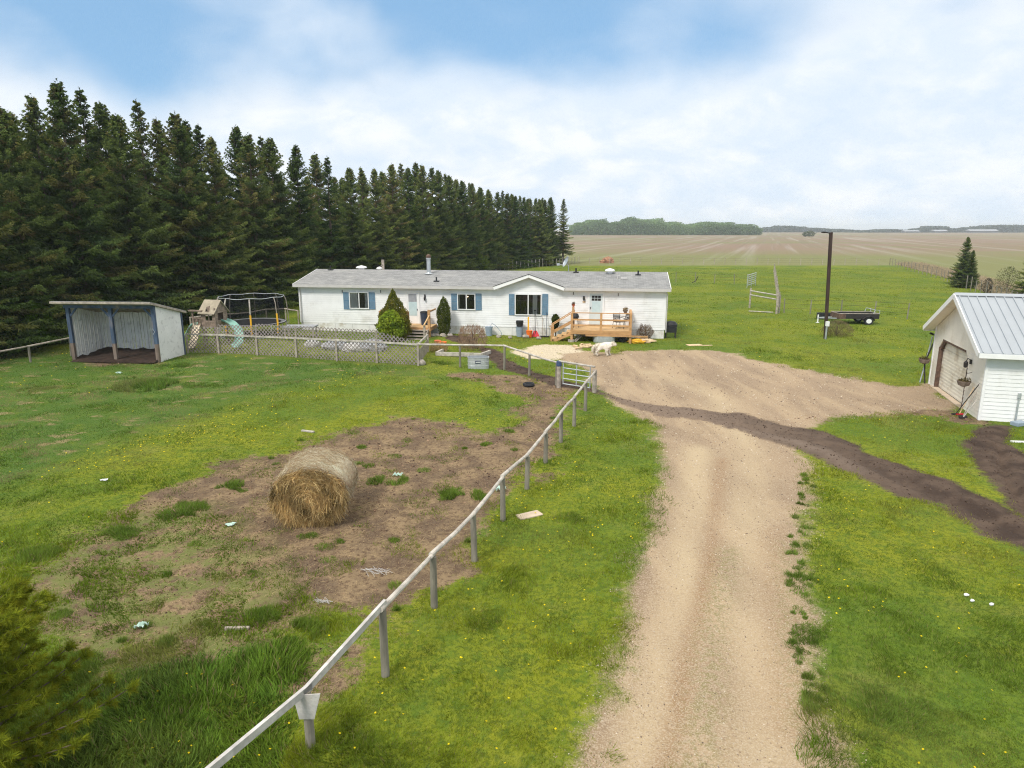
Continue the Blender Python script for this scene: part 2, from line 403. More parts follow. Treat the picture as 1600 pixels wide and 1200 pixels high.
def glassmat():
    m = bpy.data.materials.new('window_glass'); m.use_nodes = True; t = m.node_tree; t.nodes.clear()
    g = N(t, 'ShaderNodeBsdfGlossy'); g.inputs['Roughness'].default_value = .03; tr = N(t, 'ShaderNodeBsdfTransparent')
    tr.inputs[0].default_value = (.90, .91, .92, 1); fr = N(t, 'ShaderNodeFresnel'); fr.inputs[0].default_value = 1.5
    mx = N(t, 'ShaderNodeMixShader'); o = N(t, 'ShaderNodeOutputMaterial')
    t.links.new(math_(t, 'MULTIPLY', fr.outputs[0], 1.3), mx.inputs[0]); t.links.new(tr.outputs[0], mx.inputs[1]); t.links.new(g.outputs[0], mx.inputs[2]); t.links.new(mx.outputs[0], o.inputs[0])
    return m
M['glass'] = glassmat()
def netmat():
    m = bpy.data.materials.new('safety_net_mesh'); m.use_nodes = True; t = m.node_tree; t.nodes.clear()
    d = N(t, 'ShaderNodeBsdfDiffuse'); d.inputs[0].default_value = (.012, .013, .016, 1); tr = N(t, 'ShaderNodeBsdfTransparent')
    mx = N(t, 'ShaderNodeMixShader'); mx.inputs[0].default_value = .48; o = N(t, 'ShaderNodeOutputMaterial')
    t.links.new(tr.outputs[0], mx.inputs[1]); t.links.new(d.outputs[0], mx.inputs[2]); t.links.new(mx.outputs[0], o.inputs[0])
    return m
M['safety'] = netmat()
def lampmat():
    m = bpy.data.materials.new('lit_bulb'); m.use_nodes = True; b = m.node_tree.nodes['Principled BSDF']
    b.inputs['Emission Color'].default_value = (1, .7, .35, 1); b.inputs['Emission Strength'].default_value = 6
    return m
M['bulb'] = lampmat()
def shinglemat():
    m = bpy.data.materials.new('grey_asphalt_shingles'); m.use_nodes = True; t = m.node_tree; b = t.nodes['Principled BSDF']
    co = N(t, 'ShaderNodeTexCoord').outputs['Object']
    sx = N(t, 'ShaderNodeSeparateXYZ'); t.links.new(co, sx.inputs[0])
    br = N(t, 'ShaderNodeTexBrick'); t.links.new(co, br.inputs[0]); br.offset = .5
    setin(br, Scale=1.0, Mortar_Size=.008, Mortar_Smooth=.3, Bias=-.2, Brick_Width=.32, Row_Height=.145)
    br.inputs['Color1'].default_value = (.26, .26, .255, 1); br.inputs['Color2'].default_value = (.145, .145, .145, 1); br.inputs['Mortar'].default_value = (.085, .085, .085, 1)
    st = noise(t, mapping(t, co, (1.2, 5.5, 5)), 1.6, 5, .7, .6)
    c = mixc(t, smooth(t, st, .52, .66), br.outputs[0], (.12, .12, .12))
    c = mixc(t, math_(t, 'MULTIPLY', smooth(t, noise(t, co, .7, 3, .6), .45, .7), .35), c, (.36, .355, .33))
    c = mixc(t, math_(t, 'MULTIPLY', smooth(t, noise(t, co, 60, 2, .6), .4, .7), .3), c, (.42, .42, .42))
    t.links.new(c, b.inputs['Base Color']); b.inputs['Roughness'].default_value = .9
    bn = N(t, 'ShaderNodeBump'); bn.inputs['Strength'].default_value = .5; bn.inputs['Distance'].default_value = .02
    t.links.new(st, bn.inputs['Height']); t.links.new(bn.outputs[0], b.inputs['Normal'])
    return m
M['shingle'] = shinglemat()
def roofmetal():
    m = pmat('pale_metal_roofing', (.36, .39, .42), .38, .04, 1.2, metal=.35, spec=.5, stretch=(1, .3, 1))
    return m
M['metalroof'] = roofmetal()

def groundmat():
    m = bpy.data.materials.new('ground_cover'); m.use_nodes = True; t = m.node_tree; b = t.nodes['Principled BSDF']
    co = N(t, 'ShaderNodeTexCoord').outputs['Object']
    def at(n): return N(t, 'ShaderNodeAttribute', attribute_name=n).outputs['Fac']
    nb = noise(t, co, .16, 4, .6, .5); nm = noise(t, co, 1.1, 5, .6, .4); nf = noise(t, co, 9, 5, .7); nff = noise(t, co, 38, 3, .7)
    # grass
    g = mixc(t, smooth(t, nb, .38, .6), (.115, .165, .018), (.205, .222, .018))
    g = mixc(t, math_(t, 'MULTIPLY', smooth(t, nm, .45, .68), .45), g, (.080, .145, .020))
    g = mixc(t, math_(t, 'MULTIPLY', smooth(t, noise(t, mapping(t, co, (1, 1, 1), loc=(9, 4, 0)), .5, 5, .65), .52, .72), .5), g, (.200, .190, .055))
    g = mixc(t, math_(t, 'MULTIPLY', smooth(t, nf, .46, .60), .6), g, (.045, .080, .014))
    g = mixc(t, math_(t, 'MULTIPLY', smooth(t, noise(t, co, 3.3, 4, .65), .50, .62), .45), g, (.060, .120, .016))
    g = mixc(t, math_(t, 'MULTIPLY', smooth(t, nff, .5, .7), .3), g, (.15, .20, .035))
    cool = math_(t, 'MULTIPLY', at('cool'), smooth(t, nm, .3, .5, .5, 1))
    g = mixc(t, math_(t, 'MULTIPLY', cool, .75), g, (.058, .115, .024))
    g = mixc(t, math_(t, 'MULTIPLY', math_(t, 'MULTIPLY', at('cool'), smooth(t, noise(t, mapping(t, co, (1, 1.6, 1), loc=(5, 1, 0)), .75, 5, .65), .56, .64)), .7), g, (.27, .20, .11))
    # paddock dirt
    d = mixc(t, smooth(t, nm, .38, .62), (.115, .080, .054), (.235, .168, .098))
    d = mixc(t, math_(t, 'MULTIPLY', smooth(t, nf, .48, .60), .8), d, (.085, .052, .036))
    d = mixc(t, math_(t, 'MULTIPLY', smooth(t, nff, .50, .62), .36), d, (.34, .255, .15))
    mixm = math_(t, 'MULTIPLY', at('mix'), smooth(t, noise(t, mapping(t, co, (1, 1, 1), loc=(3, 7, 0)), 1.6, 5, .7), .42, .56))
    d = mixc(t, math_(t, 'MULTIPLY', mixm, .8), d, (.135, .160, .045))
    # gravel
    gr = mixc(t, smooth(t, noise(t, mapping(t, co, (1.0, .22, 1)), .9, 5, .6, .5), .38, .64), (.215, .150, .096), (.345, .252, .156))
    gr = mixc(t, math_(t, 'MULTIPLY', smooth(t, nb, .42, .62), .4), gr, (.315, .225, .145))
    gr = mixc(t, math_(t, 'MULTIPLY', at('track'), .8), gr, (.425, .330, .205))
    gr = mixc(t, math_(t, 'MULTIPLY', at('brownline'), .85), gr, (.255, .160, .088))
    gr = mixc(t, math_(t, 'MULTIPLY', math_(t, 'MULTIPLY', at('crown'), smooth(t, nf, .44, .56)), .8), gr, (.20, .175, .075))
    gr = mixc(t, math_(t, 'MULTIPLY', smooth(t, nff, .48, .56), .55), gr, (.47, .385, .285))
    gr = mixc(t, math_(t, 'MULTIPLY', smooth(t, noise(t, co, 17, 4, .7), .54, .68), .5), gr, (.22, .16, .11))
    # turned soil
    s = mixc(t, smooth(t, nm, .35, .65), (.048, .033, .026), (.100, .070, .052))
    s = mixc(t, math_(t, 'MULTIPLY', at('soiltrack'), .6), s, (.19, .145, .115))
    s = mixc(t, math_(t, 'MULTIPLY', smooth(t, nf, .5, .7), .5), s, (.040, .027, .021))
    s = mixc(t, math_(t, 'MULTIPLY', at('soilfade'), smooth(t, nf, .3, .6, .35, .85)), s, (.215, .160, .120))
    # wood chip / limestone apron
    ch = mixc(t, smooth(t, nf, .35, .65), (.42, .35, .25), (.60, .52, .38))
    # field: stubble rows that run away from the yard
    fr = mapping(t, co, (1, 1, 1), rot=(0, 0, R(20.4)))
    rw = noise(t, mapping(t, fr, (.16, .0028, 1)), 1.0, 3, .6)
    rw2 = noise(t, mapping(t, fr, (.6, .004, 1)), 1.0, 2, .6)
    big = noise(t, mapping(t, co, (.006, .016, 1)), 1.0, 4, .6, .4)
    f = mixc(t, smooth(t, big, .42, .64), (.225, .162, .115), (.185, .180, .085))
    f = mixc(t, math_(t, 'MULTIPLY', smooth(t, rw, .5, .66), .42), f, (.40, .37, .33))
    f = mixc(t, math_(t, 'MULTIPLY', smooth(t, rw2, .5, .7), .35), f, (.15, .125, .10))
    f = mixc(t, math_(t, 'MULTIPLY', smooth(t, noise(t, co, .9, 4, .6), .5, .7), .3), f, (.13, .10, .07))
    sy = N(t, 'ShaderNodeSeparateXYZ'); t.links.new(co, sy.inputs[0])
    edge = smooth(t, math_(t, 'ADD', sy.outputs[1], math_(t, 'MULTIPLY', nb, 60)), 165, 290, 1, 0)
    f = mixc(t, math_(t, 'MULTIPLY', edge, .75), f, (.165, .185, .060))
    def mask(n, amp, w, fine=.25):
        x = math_(t, 'ADD', at(n), math_(t, 'MULTIPLY', math_(t, 'SUBTRACT', noise(t, co, 3.2, 5, .7), .5), amp))
        x = math_(t, 'ADD', x, math_(t, 'MULTIPLY', math_(t, 'SUBTRACT', nff, .5), fine))
        return smooth(t, x, -w, w)
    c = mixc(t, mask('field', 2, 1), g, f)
    c = mixc(t, mask('dirt', 2.4, .20, 1.2), c, d)
    c = mixc(t, mask('gravel', .9, .22, .4), c, gr)
    c = mixc(t, mask('chip', 1.2, .15, .4), c, ch)
    c = mixc(t, mask('soil', .7, .12, .5), c, s)
    t.links.new(c, b.inputs['Base Color']); b.inputs['Roughness'].default_value = .95; b.inputs['Specular IOR Level'].default_value = .1
    bn = N(t, 'ShaderNodeBump'); bn.inputs['Strength'].default_value = .55; bn.inputs['Distance'].default_value = .05
    t.links.new(math_(t, 'ADD', nf, math_(t, 'MULTIPLY', nff, .5)), bn.inputs['Height']); t.links.new(bn.outputs[0], b.inputs['Normal'])
    return m
M['ground'] = groundmat()

# ------------------------------------------------------------------ ground: one sheet of terrain, its faces handed to the surface they show
def axis_y():
    a = [-30, -10, 0, 3.0]; s = .11
    while a[-1] < 6500:
        y = a[-1]; s = max(.10, .0075 * y) if y < 160 else .03 * y; a.append(y + s)
    return np.array(a)
def axis_x():
    c = np.arange(-31, 31.01, .16); a = [31.]; s = .2
    while a[-1] < 6500: s = min(s * 1.12, 400); a.append(a[-1] + s)
    r = np.array(a[1:]); return np.concatenate([-r[::-1], c, r])
ax, ay = axis_x(), axis_y()
GX, GY = np.meshgrid(ax, ay); gx, gy = GX.ravel(), GY.ravel()
Z = zones(gx, gy); gz = height(gx, gy, Z)
nx, ny = len(ax), len(ay)
def pxl(L): return [tuple(G(*q)[:2]) for q in L]
def glow(L, w): return np.exp(-(sds(gx, gy, pxl(L)) / w) ** 2)
EXTRA = {}
EXTRA['track'] = np.clip(glow([(985,1235),(1020,1133),(1050,1000),(1072,900),(1085,800),(1090,700)], .5) + .8 * glow([(1200,1235),(1195,1133),(1180,960),(1170,820),(1170,700),(1120,620),(1020,580)], .6), 0, 1) * (.5 + fbm(gx * 1.4, gy * .5, 201, 3))
EXTRA['brownline'] = glow([(1030,1235),(1055,1133),(1075,1020),(1110,880),(1118,800),(1128,715)], .20) * (.4 + 1.1 * fbm(gx * 2, gy * .6, 203, 3)) + .5 * glow([(1228,1133),(1215,960),(1210,830)], .35)
MIXP = poly([(0,860),(170,800),(330,790),(420,860),(480,960),(500,1020),(440,1080),(120,1090),(-60,1100),(-60,900)])
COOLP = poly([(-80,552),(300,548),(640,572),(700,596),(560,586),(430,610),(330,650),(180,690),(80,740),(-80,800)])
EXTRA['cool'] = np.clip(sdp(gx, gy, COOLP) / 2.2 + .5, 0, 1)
EXTRA['mix'] = np.clip(sdp(gx, gy, MIXP) / 1.4 + .4, 0, 1)
EXTRA['soiltrack'] = glow([(1180,672),(1240,690),(1300,712),(1340,735)], .35) * (.4 + fbm(gx * 3, gy * 3, 207, 2)) + .5 * glow([(960,620),(1060,643),(1170,668)], .25)
EXTRA['soilfade'] = np.clip((11.5 - gx) / 5, 0, 1) * np.clip((gx - 3.0) / 1.5, 0, 1)
EXTRA['crown'] = glow([(1085,1235),(1100,1133),(1115,980),(1140,860)], .30) + .8 * glow([(1255,1133),(1232,980),(1228,850)], .25)
ii = (np.arange(ny - 1)[:, None] * nx + np.arange(nx - 1)[None, :]).ravel()
F = np.stack([ii, ii + 1, ii + nx + 1, ii + nx], 1)
cz = {k: v[F].mean(1) for k, v in Z.items()}
cls = np.zeros(len(F), int)
cls[cz['field'] > 0] = 5; cls[cz['dirt'] > 0] = 2; cls[cz['gravel'] > 0] = 1; cls[cz['chip'] > 0] = 4; cls[cz['soil'] > 0] = 3
for k, (nm_) in enumerate(['grass_ground', 'gravel_driveway', 'bare_dirt', 'turned_soil_track', 'wood_chip_apron', 'farm_field']):
    fs = F[cls == k]; u, inv = np.unique(fs.ravel(), return_inverse=True)
    me = bpy.data.meshes.new(nm_); me.vertices.add(len(u)); me.vertices.foreach_set('co', np.stack([gx[u], gy[u], gz[u]], 1).astype(np.float32).ravel())
    me.loops.add(len(inv)); me.loops.foreach_set('vertex_index', inv.astype(np.int32).ravel())
    me.polygons.add(len(fs)); me.polygons.foreach_set('loop_start', np.arange(0, len(inv), 4, dtype=np.int32)); me.polygons.foreach_set('loop_total', np.full(len(fs), 4, np.int32))
    me.update(calc_edges=True); me.polygons.foreach_set('use_smooth', np.ones(len(fs), bool))
    for q in EXTRA:
        a = me.attributes.new(q, 'FLOAT', 'POINT'); a.data.foreach_set('value', EXTRA[q][u].astype(np.float32))
    for q in PZ:
        a = me.attributes.new(q, 'FLOAT', 'POINT'); a.data.foreach_set('value', Z[q][u].astype(np.float32))
    me.materials.append(M['ground']); o = bpy.data.objects.new(nm_, me); C.objects.link(o); o['kind'] = 'structure'

# ------------------------------------------------------------------ siding helper: lapped courses on a plane, local x along, -y outward
def siding(mb, z0, z1, xl, xr, step=.145, lap=.016, T=None):
    z = z0
    while z < z1 - 1e-4:
        zt = min(z + step, z1)
        a, b, c, d = xl(z), xr(z), xr(zt), xl(zt)
        if b - a > .01:
            P = [(a, -lap, z), (b, -lap, z), (c, -.001, zt), (d, -.001, zt), (a, .0, z), (b, .0, z)]
            if T: P = [T(p) for p in P]
            mb.add(P, [(0, 1, 2, 3), (4, 5, 1, 0)])
        z = zt
    return mb
def recess_window(parent, x0, x1, z0, z1, dark_left=.5, curtains=(), bulb=False, lit=False):
    fw = .055; m = MB()
    for a, b in (((x0, z0), (x1, z0 + fw)), ((x0, z1 - fw), (x1, z1)), ((x0, z0 + fw), (x0 + fw, z1 - fw)), ((x1 - fw, z0 + fw), (x1, z1 - fw))):
        m.box((a[0], -.095, a[1]), (b[0], -.008, b[1]))
    xm = x0 + (x1 - x0) * dark_left
    m.box((xm - .03, -.088, z0 + fw), (xm + .03, -.03, z1 - fw))
    fr = m.build('window', M['trim'], parent)
    MB().box((x0 + fw, -.024, z0 + fw), (x1 - fw, -.027, z1 - fw)).build('dark_backing', M['dark'], fr)  # near-black sheet stands in for the unlit room behind the glass
    for cx0, cx1 in curtains:
        c = MB(); n = 16; a = x0 + fw + (x1 - x0 - 2 * fw) * cx0; b = x0 + fw + (x1 - x0 - 2 * fw) * cx1
        c.add([(a + (b - a) * i / n, -.038 + .009 * (i % 2), z) for z in (z0 + fw, z1 - fw) for i in range(n + 1)], [(i, i + 1, i + n + 2, i + n + 1) for i in range(n)])
        c.build('curtain', M['curtain'], fr)
    MB().box((x0 + fw, -.066, z0 + fw), (x1 - fw, -.06, z1 - fw)).build('pane', M['glass'], fr)
    if bulb:
        MB().blob((x0 + (x1 - x0) * .58, -.046, z1 - .2), (.035, .012, .035)).build('light_bulb', M['bulb'], fr)
    return fr
def shutter(parent, x0, x1, z0, z1):
    m = MB(); f = .05
    m.box((x0, -.05, z0), (x0 + f, -.026, z1)); m.box((x1 - f, -.05, z0), (x1, -.026, z1))
    zs = [z0, (z0 + z1) / 2 - f / 2, z1 - f]
    for z in zs: m.box((x0 + f, -.048, z), (x1 - f, -.026, z + f))
    for a, b in ((z0 + f, zs[1]), (zs[1] + f, z1 - f)):
        n = int((b - a) / .07)
        for i in range(n):
            za = a + (b - a) * i / n; m.bar(((x0 + x1) / 2 - (x1 - x0) / 2 + f, -.03, za + .03), ((x1 - f), -.03, za + .03), .025, .055)
    m.build('shutter', M['shutter'], parent)

# ------------------------------------------------------------------ mobile home
HL, HR = G(472, 516), G(1037, 529)
HP = Plane(HL, HR - HL); HLEN = (HR - HL).length
home = thing('mobile_home', 'long white vinyl mobile home with grey shingle roof and blue shutters', 'house', (HL.x, HL.y, 0), HP.ang)
D = 7.3; EZ = 3.19; RZ = 3.97; OH = .36; OG = .28; SK = .56
UC = HP.L(826.3, 430, -OH)[0]; UD = 2.18; GZ = 3.95
sl = (GZ - EZ) / UD
m = MB(); siding(m, SK, 3.12, lambda z: 0, lambda z: HLEN)
siding(m, 3.12, GZ - .12, lambda z: UC - (GZ - .1 - z) / sl, lambda z: UC + (GZ - .1 - z) / sl, T=lambda p: (p[0], p[1] - .004, p[2]))
for sx in (0, 1):                                             # end walls with their gables
    def T(p, sx=sx): return (HLEN - p[1], p[0], p[2]) if sx else (p[1], p[0], p[2])
    siding(m, SK, 3.12, lambda z: 0, lambda z: D, T=T)
    siding(m, 3.12, RZ - .06, lambda z: (z - EZ + .08) / (RZ - EZ) * D / 2, lambda z: D - (z - EZ + .08) / (RZ - EZ) * D / 2, T=T)
siding(m, SK, 3.12, lambda z: 0, lambda z: HLEN, T=lambda p: (p[0], D - p[1], p[2]))
m.build('wall', M['siding'], home)
MB().box((.02, .02, .3), (HLEN - .02, D - .02, 3.1)).build('wall_core', M['siding'], home)
m = MB(); m.box((.015, -.004, -.2), (HLEN - .015, D + .004, SK - .004))
x = 1.2
while x < HLEN: m.box((x, -.027, 0), (x + .03, -.0045, SK - .01)); x += 1.22
m.build('skirting', M['skirt'], home)
m = MB()
for cx, cy in ((0, 0), (HLEN, 0), (0, D), (HLEN, D)):
    m.box((cx - .05, cy - .05, SK), (cx + .05, cy + .05, 3.13))
m.box((3.0, -.03, SK - .03), (HLEN + .02, -.026, SK + .02))
m.build('corner_trim', M['trim'], home)
# roof: two slopes and the small cross gable over the big window, thick slabs
m = MB(); xa, xb = -OG, HLEN + OG; th = .09
ze = EZ + (RZ - EZ) * OH / (D / 2 + OH)
m.prism([(0, ze), (D / 2, RZ), (D + OH, EZ), (D + OH, EZ - th), (D / 2, RZ - th), (0, ze - th)], 'x', xa, xb)
for qa, qb in ((xa, UC - UD), (UC + UD, xb)): m.prism([(-OH, EZ), (0, ze), (0, ze - th), (-OH, EZ - th)], 'x', qa, qb)
roof = m.build('roof', M['shingle'], home)
yb = D / 2 - .2; y0 = -OH - .03
v = [(UC, y0, GZ + .03), (UC - UD - .08, y0, EZ + .022), (UC, yb, GZ + .035), (UC + UD + .08, y0, EZ + .022),
     (UC, y0, GZ - .05), (UC - UD - .08, y0, EZ - .05), (UC, yb, GZ - .05), (UC + UD + .08, y0, EZ - .05)]
MB().add(v, [(0, 2, 1), (0, 3, 2), (4, 5, 6), (4, 6, 7), (0, 1, 5, 4), (3, 0, 4, 7), (1, 2, 6, 5), (2, 3, 7, 6)]).build('cross_gable_roof', M['shingle'], home)
m = MB()
m.box((xa - .01, -OH - .03, EZ - .20), (UC - UD, -OH - .002, EZ - .015)); m.box((UC + UD, -OH - .03, EZ - .20), (xb + .01, -OH - .002, EZ - .015))
m.build('gutter', M['grey_trim'], home)
m = MB()
m.box((xa, -OH + .002, EZ - .16), (UC - UD, -.026, EZ - .10)); m.box((UC + UD, -OH + .002, EZ - .16), (xb, -.026, EZ - .10))
m.box((xa, D + .002, EZ - .16), (xb, D + OH, EZ - .10))
for sx in (xa, xb):
    for s in (-1, 1):
        P0 = (sx, D / 2 + s * (D / 2 + OH), EZ - .09); P1 = (sx, D / 2, RZ - .09)
        m.bar(P0, P1, .03, .2)
m.build('soffit', M['trim'], home)
m = MB()
for s in (-1, 1):
    m.bar((UC + s * (UD + .1), -OH - .055, EZ - .12), (UC + s * .0, -OH - .055, GZ - .06), .04, .2)
m.build('gable_trim', M['trim'], home)
m = MB()
for s in (-1, 1): m.bar((UC + s * (UD + .12), -OH - .06, EZ + .012), (UC, -OH - .06, GZ + .042), .06, .03)
m.build('drip_edge', M['darksteel'], home)
def LR(x0, x1, y0, y1):
    a = HP.L(x0, y1); b = HP.L(x1, y0); return a[0], b[0], a[1], b[1]
recess_window(home, *LR(547, 576.2, 456.3, 482), curtains=((0, .42), (.82, 1)))
recess_window(home, *LR(715, 743, 458.8, 483.7), curtains=((0, .10),), bulb=True)
recess_window(home, *LR(804.6, 846.5, 459.4, 492), curtains=((.68, .86),))
for q in ((537.7, 546.3, 456.7, 483), (576.6, 585.7, 456.7, 483), (705.7, 714.4, 458.8, 484.5), (743.7, 752.5, 458.8, 484.5), (795.4, 804, 459.4, 492), (847.3, 856.6, 459.4, 492)):
    shutter(home, *LR(*q))
# left door
x0, x1, z0, z1 = LR(635.6, 655.4, 454, 508)
m = MB(); m.box((x0, -.05, z0), (x0 + .09, -.026, z1)); m.box((x1 - .09, -.05, z0), (x1, -.026, z1)); m.box((x0 + .09, -.048, z1 - .09), (x1 - .09, -.026, z1))
d = MB().box((x0 + .09, -.032, z0 + .01), (x1 - .09, -.0265, z1 - .09)).build('door', M['trim'], home)
m.build('door_frame', M['trim'], home)
a0, a1, c0, c1 = LR(639.3, 651, 459.4, 493)
MB().box((a0, -.042, c0), (a1, -.034, c0 + (c1 - c0) * .64)).build('door_glass', M['glassdoor'], d)
MB().box((a0, -.040, c0 + (c1 - c0) * .64), (a1, -.0335, c1)).build('door_screen', M['tarp'], d)
MB().box((x1 - .20, -.07, z0 + 1.0), (x1 - .16, -.034, z0 + 1.12)).build('handle', M['darksteel'], d)
# right door
x0, x1, z0, z1 = LR(918, 944.6, 456.3, 506.5)
m = MB(); m.box((x0, -.05, z0), (x0 + .1, -.026, z1)); m.box((x1 - .1, -.05, z0), (x1, -.026, z1)); m.box((x0 + .1, -.048, z1 - .1), (x1 - .1, -.026, z1))
m.build('door_frame', M['trim'], home)
d = MB().box((x0 + .1, -.032, z0 + .01), (x1 - .1, -.0265, z1 - .1)).build('door', M['doorp'], home); d['label'] = 'pale blue front door with a six pane top light'
a0, a1, c0, c1 = LR(924.5, 939, 462, 469.7)
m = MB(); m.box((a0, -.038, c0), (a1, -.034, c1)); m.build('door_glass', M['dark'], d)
m = MB()
for i in (1, 2): m.box((a0 + (a1 - a0) * i / 3 - .012, -.044, c0), (a0 + (a1 - a0) * i / 3 + .012, -.0385, c1))
m.box((a0, -.046, (c0 + c1) / 2 - .012), (a1, -.0445, (c0 + c1) / 2 + .012)); m.build('muntin', M['doorp'], d)
a0, a1, c0, c1 = LR(925, 938, 471, 489)
MB().box((a0, -.040, c0), (a1, -.034, c1)).build('door_screen', M['glassdoor'], d)
MB().box((x0 + .15, -.07, z0 + 1.0), (x0 + .19, -.034, z0 + 1.12)).build('handle', M['darksteel'], d)
# wall lamps, hooks, outlets
for px, pa, pb, nm_ in ((664, 460, 469, 'wall_lamp'), (912.5, 462.5, 469, 'wall_lamp')):
    x, zt = HP.L(px, pa); _, zb = HP.L(px, pb)
    m = MB(); m.box((x - .05, -.06, zb + .08), (x + .05, -.026, zt)); m.lathe([(.03, .22), (.07, .18), (.055, 0), (.02, -.02)], (x, -.11, zb), 8); l = m.build(nm_, M['darksteel'], home)
for px, py in ((896, 458), (966, 460), (595, 455), (535, 455)):
    x, z = HP.L(px, py); MB().box((x - .02, -.05, z - .1), (x + .02, -.026, z + .08)).build('wall_hook', M['darksteel'], home)
for px, py in ((990, 502), (1002, 506), (677, 508), (472.5, 503)):
    x, z = HP.L(px, py); MB().box((x - .05, -.05, z - .05), (x + .06, -.026, z + .05)).build('outlet_box', M['grey_trim'], home)
x, z = HP.L(912.5, 471.5); MB().box((x - .09, -.03, z - .06), (x + .09, -.026, z + .06)).build('name_plaque', M['peach'], home)
MB().tube([(.07, -.09, .35), (.07, -.09, 3.0)], .035, 6).build('downspout', M['grey_trim'], home)
MB().tube([(HLEN - .02, -.25, 3.0), (HLEN + .1, -.12, 2.85), (HLEN + .1, -.08, .4)], .035, 6).build('downspout', M['grey_trim'], home)
# roof furniture
def rz_at(y): return EZ + (RZ - EZ) * (1 - abs(y - D / 2) / (D / 2 + OH))
def onroof(px, py, back=1.0):      # walk the ray to the front slope (or the given depth)
    best = None
    for k in range(0, 80):
        y = -OH + k * (D / 2 + OH) / 79; u, z = HP.L(px, py, y)
        e = abs(z - rz_at(y))
        if best is None or e < best[0]: best = (e, u, y)
    return best[1], best[2]
for px, py in ((516.5, 422), (682, 440), (997, 430), (900, 426)):
    u, y = onroof(px, py); z = rz_at(y)
    MB().box((u - .18, y - .1, z + .002), (u + .18, y + .16, z + .02 + .04)).tube([(u, y, z), (u, y, z + .30)], .055, 8).build('vent_pipe', M['black'] if px != 900 else M['darksteel'], home)
for px, hb, rr in ((564, .30, .40), (953, .30, .34), (592, .22, .22)):
    u, _ = HP.L(px, 418, D / 2 + .4); y = D / 2 + .5 if px != 953 else D / 2 - .5; z = rz_at(y)
    if px == 953: u, _ = HP.L(px, 424, y)
    m = MB(); m.lathe([(rr * .5, 0), (rr * .5, hb * .5), (rr, hb * .55), (rr * .96, hb * .8), (rr * .6, hb), (.02, hb + .05)], (u, y, z), 16); m.build('roof_vent_dome', M['white'], home, smooth=False)
u, y = onroof(670, 428); z = rz_at(y)
m = MB(); m.lathe([(.30, .0), (.16, .06), (.14, .10), (.14, 1.0), (.17, 1.02), (.17, 1.10)], (u, y, z), 14); st = m.build('stove_pipe', M['metal'], home)
MB().lathe([(.12, .0), (.17, .02), (.17, .16), (.13, .2), (.04, .24)], (u, y, z + 1.10), 14).build('chimney_cap', M['rust'], st)
u, y = HP.L(598, 418, D / 2 + .9)[0], D / 2 + .9
m = MB(); m.box((u - .08, y, 2.9), (u + .1, y + .1, 4.62)); m.bar((u - .0, y, 4.3), (u - .45, y, 3.85), .05); m.build('mast_post', M['oldwood'], home)
u, y = onroof(971, 436); z = rz_at(y)
m = MB(); m.tube([(u - .25, y, z), (u - .25, y, z + .18), (u - .12, y, z + .24)], .03, 6); m.box((u - .05, y - .1, z), (u + .35, y + .12, z + .10)); m.build('roof_box', M['grey_trim'], home)
u, y = HP.L(886, 419, D / 2)[0], D / 2; z = RZ
dish = MB(); dish.tube([(u + .1, y, z - .05), (u + .1, y, z + .35), (u, y - .1, z + .5)], .03, 6); dish.build('dish_mast', M['metal'], home)
m = MB(); Md = Matrix.Translation((u, y - .1, z + .62)) @ Euler((R(65), 0, R(-68))).to_matrix().to_4x4()
prof = [(.0, .02), (.15, .03), (.28, .06), (.38, .12), (.39, .12), (.28, .08), (.15, .05), (.0, .035)]
tmp = MB().lathe(prof, (0, 0, 0), 20, cap=False); m.add([Md @ Vector(p) for p in tmp.v], tmp.f); m.build('satellite_dish', M['metal'], home, smooth=True)
m = MB(); m.tube([(u - .05, y - .1, z + .42), (u - .55, y - .2, z + .45)], .02, 5); m.box((u - .68, y - .26, z + .40), (u - .5, y - .14, z + .54)); m.build('dish_arm', M['metal'], home)

# ------------------------------------------------------------------ porches
def H(x, y, z=0): p = HP.loc(x, y); return (p.x, p.y, z)
def deck_boards(m, x0, x1, y0, y1, z, wd=.14):
    y = y0
    while y < y1 - .02: m.box((x0, y, z), (x1, min(y + wd - .008, y1), z + .035)); y += wd
# right deck
DF = -2.35; DZ = .78
dx0 = HP.L(892, 514, DF)[0]; dx1 = HP.L(986.5, 514, DF)[0]
rd = thing('front_deck', 'wide cedar coloured deck with railing and side stairs at the right door', 'deck', H(dx0, -.06), HP.ang)
W = dx1 - dx0; y0, y1 = DF + .06, -.02
m = MB(); deck_boards(m, 0, W, y0, y1 + .04, DZ - .035); m.build('deck_floor', M['newwood2'], rd)
m = MB(); m.box((-.02, y0 - .04, DZ - .26), (W + .02, y0 - .002, DZ - .04)); m.box((-.02, y0, DZ - .26), (.02, y1, DZ - .04)); m.box((W - .02, y0, DZ - .26), (W + .02, y1, DZ - .04))
m.box((.9, y0 - .08, DZ - .37), (W + 1.0, y0 - .044, DZ - .27)); m.build('rim_board', M['newwood'], rd)
RT = DZ + 1.02
pp = [(.05, y0, 1), (W * .5, y0, 1), (W - .05, y0, 1), (W - .05, y1 - .15, 1), (.05, y1 - .6, 1)]
for a, b, s in pp: MB().box((a - .07, b - .01, 0.0 if a != W * .5 else DZ - .26), (a + .07, b + .12, RT)).build('post', M['newwood'], rd)
for (a, b) in ((pp[0], pp[1]), (pp[1], pp[2]), (pp[2], pp[3])):
    for zz, ww, hh in ((RT + .02, .14, .045), (DZ + .62, .045, .10), (DZ + .28, .045, .10)):
        MB().bar((a[0], a[1] + .05, zz), (b[0], b[1] + .05, zz), ww, hh).build('rail', M['newwood'], rd)
